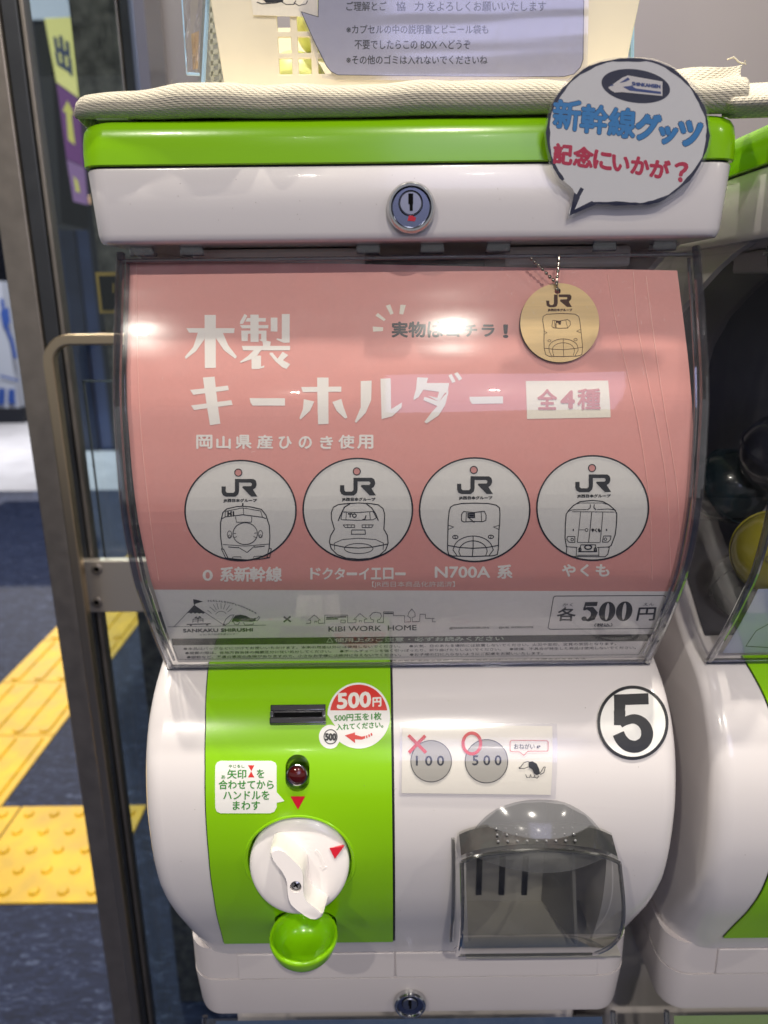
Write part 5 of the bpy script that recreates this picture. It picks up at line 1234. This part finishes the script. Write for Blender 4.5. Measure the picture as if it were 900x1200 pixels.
def tile_mesh(kind):
    g = G(); h = .0032; s_ = .1492
    g.add([(-s_, -s_, 0), (s_, -s_, 0), (s_, s_, 0), (-s_, s_, 0), (-s_+.001, -s_+.001, h), (s_-.001, -s_+.001, h), (s_-.001, s_-.001, h), (-s_+.001, s_-.001, h)], [(4, 5, 6, 7), (0, 1, 5, 4), (1, 2, 6, 5), (2, 3, 7, 6), (3, 0, 4, 7)])
    if kind == 'dot':
        for a in range(5):
            for b_ in range(5): g.add(*lathe([(.0115, .003), (.0108, .0065), (.0085, .0082), (.0001, .0084)], (-.12+.06*a, -.12+.06*b_, 0), (0, 0, 1), 14))
    else:
        for a in range(4):
            x = -.1125+.075*a
            prof = lambda y, k: [(x-.0175+k, y, .003), (x-.0125+k, y, .0082), (x+.0125-k, y, .0082), (x+.0175-k, y, .003)]
            rings = [prof(-.137, .006), prof(-.130, 0), prof(.130, 0), prof(.137, .006)]
            vs, fs = loft(rings, caps=False, closed=False); g.add(vs, fs)
            g.add([rings[0][0], rings[0][1], rings[0][2], rings[0][3]], [(0, 3, 2, 1)]); g.add([rings[-1][0], rings[-1][1], rings[-1][2], rings[-1][3]], [(0, 1, 2, 3)])
    me = bpy.data.meshes.new('tactile_tile'); me.from_pydata([tuple(v) for v in g.v], [], g.f); me.update(); me.materials.append(YEL)
    me.shade_smooth(); me.set_sharp_from_angle(angle=rad(25)); return me
dm, sm2 = tile_mesh('dot'), tile_mesh('bar')
def tile(me, x, y):
    o = link('tactile_tile', me, floor); o.location = Vector((x, y, .0005+H-H)) - Vector((fo.x, fo.y, fo.z-0)) + Vector((0, 0, 0)); return o
for x in (-.742, -1.044, -1.346, -1.648): tile(dm, x, .992)
for k in range(11): tile(sm2, -1.093, 1.295+.302*k)

STEEL = mat('stainless_hairline', (146, 138, 130), .38, metal=.85, noise=.12, nscale=50)
STEELD = mat('dark_anodised', (70, 72, 76), .4, metal=.7, noise=.1, nscale=30)
STEELL = mat('bright_steel', (205, 202, 196), .22, metal=1)
door = thing('glass_door', (-.30, .42, -H), 'stainless framed glass door with a bent bar handle left of the machines', 'door')
DY = .38
def dx(px, py, Y=DY): return atY(px, py, Y).x
xa, xb, xc_ = dx(83, 850), dx(111, 850), dx(126, 850)
box('stile', xa, xb, DY, DY+.03, -1.16, 1.1, STEEL, door, bevel=.0015)
box('stile', xb+.0006, xc_, DY+.004, DY+.028, -1.16, 1.1, STEELD, door, bevel=.001)
box('glass_channel', xc_+.0005, xc_+.0045, DY+.008, DY+.024, -1.16, 1.1, STEEL, door, bevel=.0008)
mesh('glass_pane', *boxg(xc_+.004, xc_+.085, DY+.013, DY+.019, -1.14, 1.1), GLASS, door)
# second sheet edge line and clamp plate
xe = dx(140, 500, DY)
mesh('pane_edge', *boxg(dx(97, 450, DY+.03), dx(97, 450, DY+.03)+.0016, DY+.03, DY+.032, atY(97, 700, DY+.03).z, atY(97, 446, DY+.03).z), STEELL, door)
mesh('pane_edge', *boxg(dx(97, 450, DY+.03), dx(97, 450, DY+.03)+.20, DY+.03, DY+.032, atY(97, 446, DY+.03).z-.0016, atY(97, 446, DY+.03).z), STEELL, door)
HY = DY-.03
ztop = atY(58, 398, HY).z; xh = dx(60, 430, HY)
pts = [Vector((xh+.30, HY, ztop))]+[Vector((xh+.022+.0, HY, ztop))]+[Vector((xh+.022-.022*math.sin(rad(a)), HY, ztop-.022+.022*math.cos(rad(a)))) for a in range(15, 91, 15)]+[Vector((xh, HY, z)) for z in (ztop-.06, ztop-.3, -1.08)]
g = G()
rings = []
for k, p in enumerate(pts):
    a = pts[max(k-1, 0)]; b_ = pts[min(k+1, len(pts)-1)]; t_ = (b_-a).normalized(); s_ = Vector((-t_.z, 0, t_.x))
    rings.append([p+s_*u_+Vector((0, v_, 0)) for u_, v_ in ((-.0052, -.006), (.0052, -.006), (.0052, .006), (-.0052, .006))])
vs, fs = loft(rings); mesh('handle', vs, fs, mat('handle_steel', (196, 178, 150), .3, metal=1), door, bevel=.0015)
z0, z1 = atY(120, 716, DY-.004).z, atY(120, 656, DY-.004).z
cl_ = box('clamp_plate', dx(98, 690), dx(98, 690)+.14, DY-.008, DY+.004, z0, z1, mat('satin_plate', (188, 180, 170), .4, metal=.8), door, bevel=.0012)
for py in (667, 706):
    c = atY(113.5, py, DY-.008); k = mesh('screw', *lathe([(.0062, .0005), (.0062, -.0010), (.0045, -.0018), (.003, -.0018), (.0028, .0), (.0001, .0)], c, (0, 1, 0), 20), STEEL, cl_, smooth=True)
    mesh('screw_socket', *lathe([(.0027, -.0004), (.0001, -.0005)], c, (0, 1, 0), 6), BLACK, cl_)
# pillar of speckled metal behind
pl = thing('door_post', (-.3, .62, -H), 'dark speckled metal post behind the lid at the upper left', 'post')
PY = .62; pa, pb = dx(82, 20, PY), dx(138, 20, PY)
SPK = mat('speckled_metal', (104, 98, 92), .5, metal=.5, noise=.75, nscale=60)
box('post_face', pa, pb, PY, PY+.05, -1.163, 1.3, SPK, pl, bevel=.002)
box('post_edge', pb+.0005, pb+.012, PY+.006, PY+.05, -1.163, 1.3, STEELD, pl, bevel=.001); box('post_edge', pb+.0125, pb+.0185, PY+.002, PY+.05, -1.163, 1.3, mat('blue_grey_edge', (128, 136, 160), .3, metal=.7), pl, bevel=.001)
# wall panel behind the machines
struct(box('back_wall', pb+.019, 4.0, .74, .80, -1.164, 1.55, mat('wall_panel', (168, 160, 160), .35, metal=.35, noise=.08, nscale=3), None, bevel=.004))
struct(box('lower_partition', -.14, 4.0, .52, .60, -1.164, -.32, mat('partition_navy', (26, 30, 44), .5), None, bevel=.003))
struct(mesh('ceiling', *boxg(-9, 6, -5, 12, CEIL, CEIL+.05), mat('ceiling_white', (214, 208, 200), .8)))
struct(mesh('far_wall', *boxg(-9, 6, 11.9, 12, -H, CEIL), mat('far_wall_navy', (44, 50, 70), .7, noise=.4, nscale=2)))

# exit sign pillar
SY = 2.4
sp_ = thing('sign_pillar', tuple(atY(60, 260, SY)), 'dark hanging sign box with a yellow exit panel and purple arrow panels, far left', 'sign')
def sq(pts, Y0, Y1): return [atY(x, y, Y0 if k in (0, 3) else Y1) for k, (x, y) in enumerate(pts)]
vs = [atY(30, 22, SY), atY(57, 22, SY), atY(72, 262, SY), atY(40, 262, SY)]
vs = vs+[v+Vector((0, .25, 0)) for v in vs]
mesh('sign_box', vs, [(0, 1, 2, 3), (7, 6, 5, 4), (0, 4, 5, 1), (1, 5, 6, 2), (2, 6, 7, 3), (3, 7, 4, 0)], mat('sign_dark', (42, 42, 50), .6), sp_)
def sign(pts, rgb, label, e=.55):
    vs = [atY(x, y, SY-.02) for x, y in pts]; vs = vs+[v+Vector((0, .015, 0)) for v in vs]
    o = mesh('sign_panel', vs, [(0, 1, 2, 3), (7, 6, 5, 4), (0, 4, 5, 1), (1, 5, 6, 2), (2, 6, 7, 3), (3, 7, 4, 0)], mat('sign_'+label, rgb, .5, emit=e), sp_); fixn(o); return o
sign([(30, -30), (74, -30), (82, 20), (34, 22)], (206, 210, 224), 'white', .5)
y_ = sign([(52, 22), (82, 20), (91, 114), (66, 96)], (238, 224, 140), 'yellow', .55)
v1 = sign([(66, 97), (91, 115), (98, 195), (78, 186)], (120, 62, 128), 'purple', .4)
v2 = sign([(78, 187), (98, 196), (102, 240), (86, 236)], (150, 110, 160), 'mauve', .4)
SPn = Plane((-1, SY-.024, .5), (1, 0, 0), (0, 0, 1))
i = Ink(SPn, 0); i.text('出', None, quad=[(62, 40), (80, 46), (84, 88), (68, 78)], bold=1.4); i.make('lettering', mat('sign_blue', (84, 100, 150), .5), y_)
i = Ink(SPn, .0); i.fill([(79, 118), (87, 134), (83.5, 134), (88, 170), (80, 164), (77.5, 132), (73.5, 130)]); i.fill([(86, 206), (91, 212), (94, 226), (89, 224)]); i.make('arrow_print', mat('sign_arrow', (226, 214, 110), .5, emit=.4), v1)
# shop front of dark navy panels, shelf edge light, framed notice, white stall
box('shop_shelf_light', atY(56, 235, 3.0).x, atY(112, 235, 3.0).x, 3.0, 3.05, atY(80, 237.5, 3.0).z, atY(80, 229.5, 3.0).z, mat('shelf_edge', (236, 180, 140), .5, emit=.6), None, bevel=.002)
tag(bpy.context.scene.objects['shop_shelf_light'], 'thin pale orange shelf edge glowing in the dark shop behind the door', 'shelf edge')
shop = thing('dark_shop_counter', (atY(90, 500, 5.2).x, 5.2, -H), 'dark navy shop counter far behind the glass door', 'counter')
z_ = atY(90, 498, 5.6).z
cols_ = [(28, 62, (44, 50, 66)), (62, 78, (92, 102, 128)), (78, 96, (46, 54, 80)), (96, 112, (62, 76, 118)), (112, 124, (22, 26, 38)), (124, 175, (70, 80, 116))]
for k, (a_, b2, rgb) in enumerate(cols_):
    xa_, xb_ = atY(a_, 350, 5.6).x, atY(b2, 350, 5.6).x
    box('counter_panel', xa_+.004, xb_-.004, 5.6+.02*(k % 2), 5.9, -H+.001, CEIL-.1, mat('panel_navy_%d' % 0 if 0 else 'panel_%d_%d' % (rgb[0], rgb[2]), rgb, .35, noise=.35, nscale=3), shop, bevel=.005)
fr = thing('framed_notice', tuple(atY(125, 365, .57)), 'small black notice in a yellow frame seen between door and machine', 'notice')
a1, a2 = atY(111.5, 319, .57), atY(142, 367, .57)
mesh('frame', *boxg(a1.x, a2.x, .57, .578, a2.z, a1.z), mat('frame_ochre', (176, 140, 62), .5), fr); mesh('panel', *boxg(a1.x+.0045, a2.x, .5685, .5697, a2.z+.0045, a1.z-.0045), BLACK, fr)
i = Ink(Plane((0, .568, 0), (1, 0, 0), (0, 0, 1)), 0); i.stroke([(133, 332), (133, 343)], 1.6); i.make('lettering', mat('frame_ochre', (176, 140, 62)), fr)
stl = thing('white_stall', (atY(5, 495, 4.0).x, 4.0, -H), 'white stall with blue print at the far left edge', 'stall')
a1, a2 = atY(-60, 330, 4.0), atY(22, 478, 4.0)
mesh('stall_front', *boxg(a1.x, a2.x, 4.0, 4.3, a2.z, a1.z), mat('stall_white', (176, 188, 214), .5), stl)
mesh('stall_base', *boxg(a1.x, a2.x+.02, 4.0, 4.3, a2.z-.09, a2.z-.002), mat('stall_dark', (38, 42, 54), .5), stl)
i = Ink(Plane((0, 3.99, 0), (1, 0, 0), (0, 0, 1)), 0)
i.stroke([(2, 350), (8, 385), (14, 400), (18, 420)], 4); i.fill([(0, 365), (10, 360), (12, 378), (4, 384)]); i.fill([(-2, 455), (6, 455), (5, 474), (-3, 474)]); i.fill([(10, 456), (17, 456), (18, 474), (9, 472)]); i.stroke([(0, 440), (22, 446)], 2); i.make('blue_print', mat('stall_blue', (50, 84, 170), .5), stl)
# the ceiling lamps' cans are real fittings
for k, o in enumerate([x for x in COL.objects if x.type == 'LIGHT' and x.name.startswith('ceiling_spot')]):
    pass
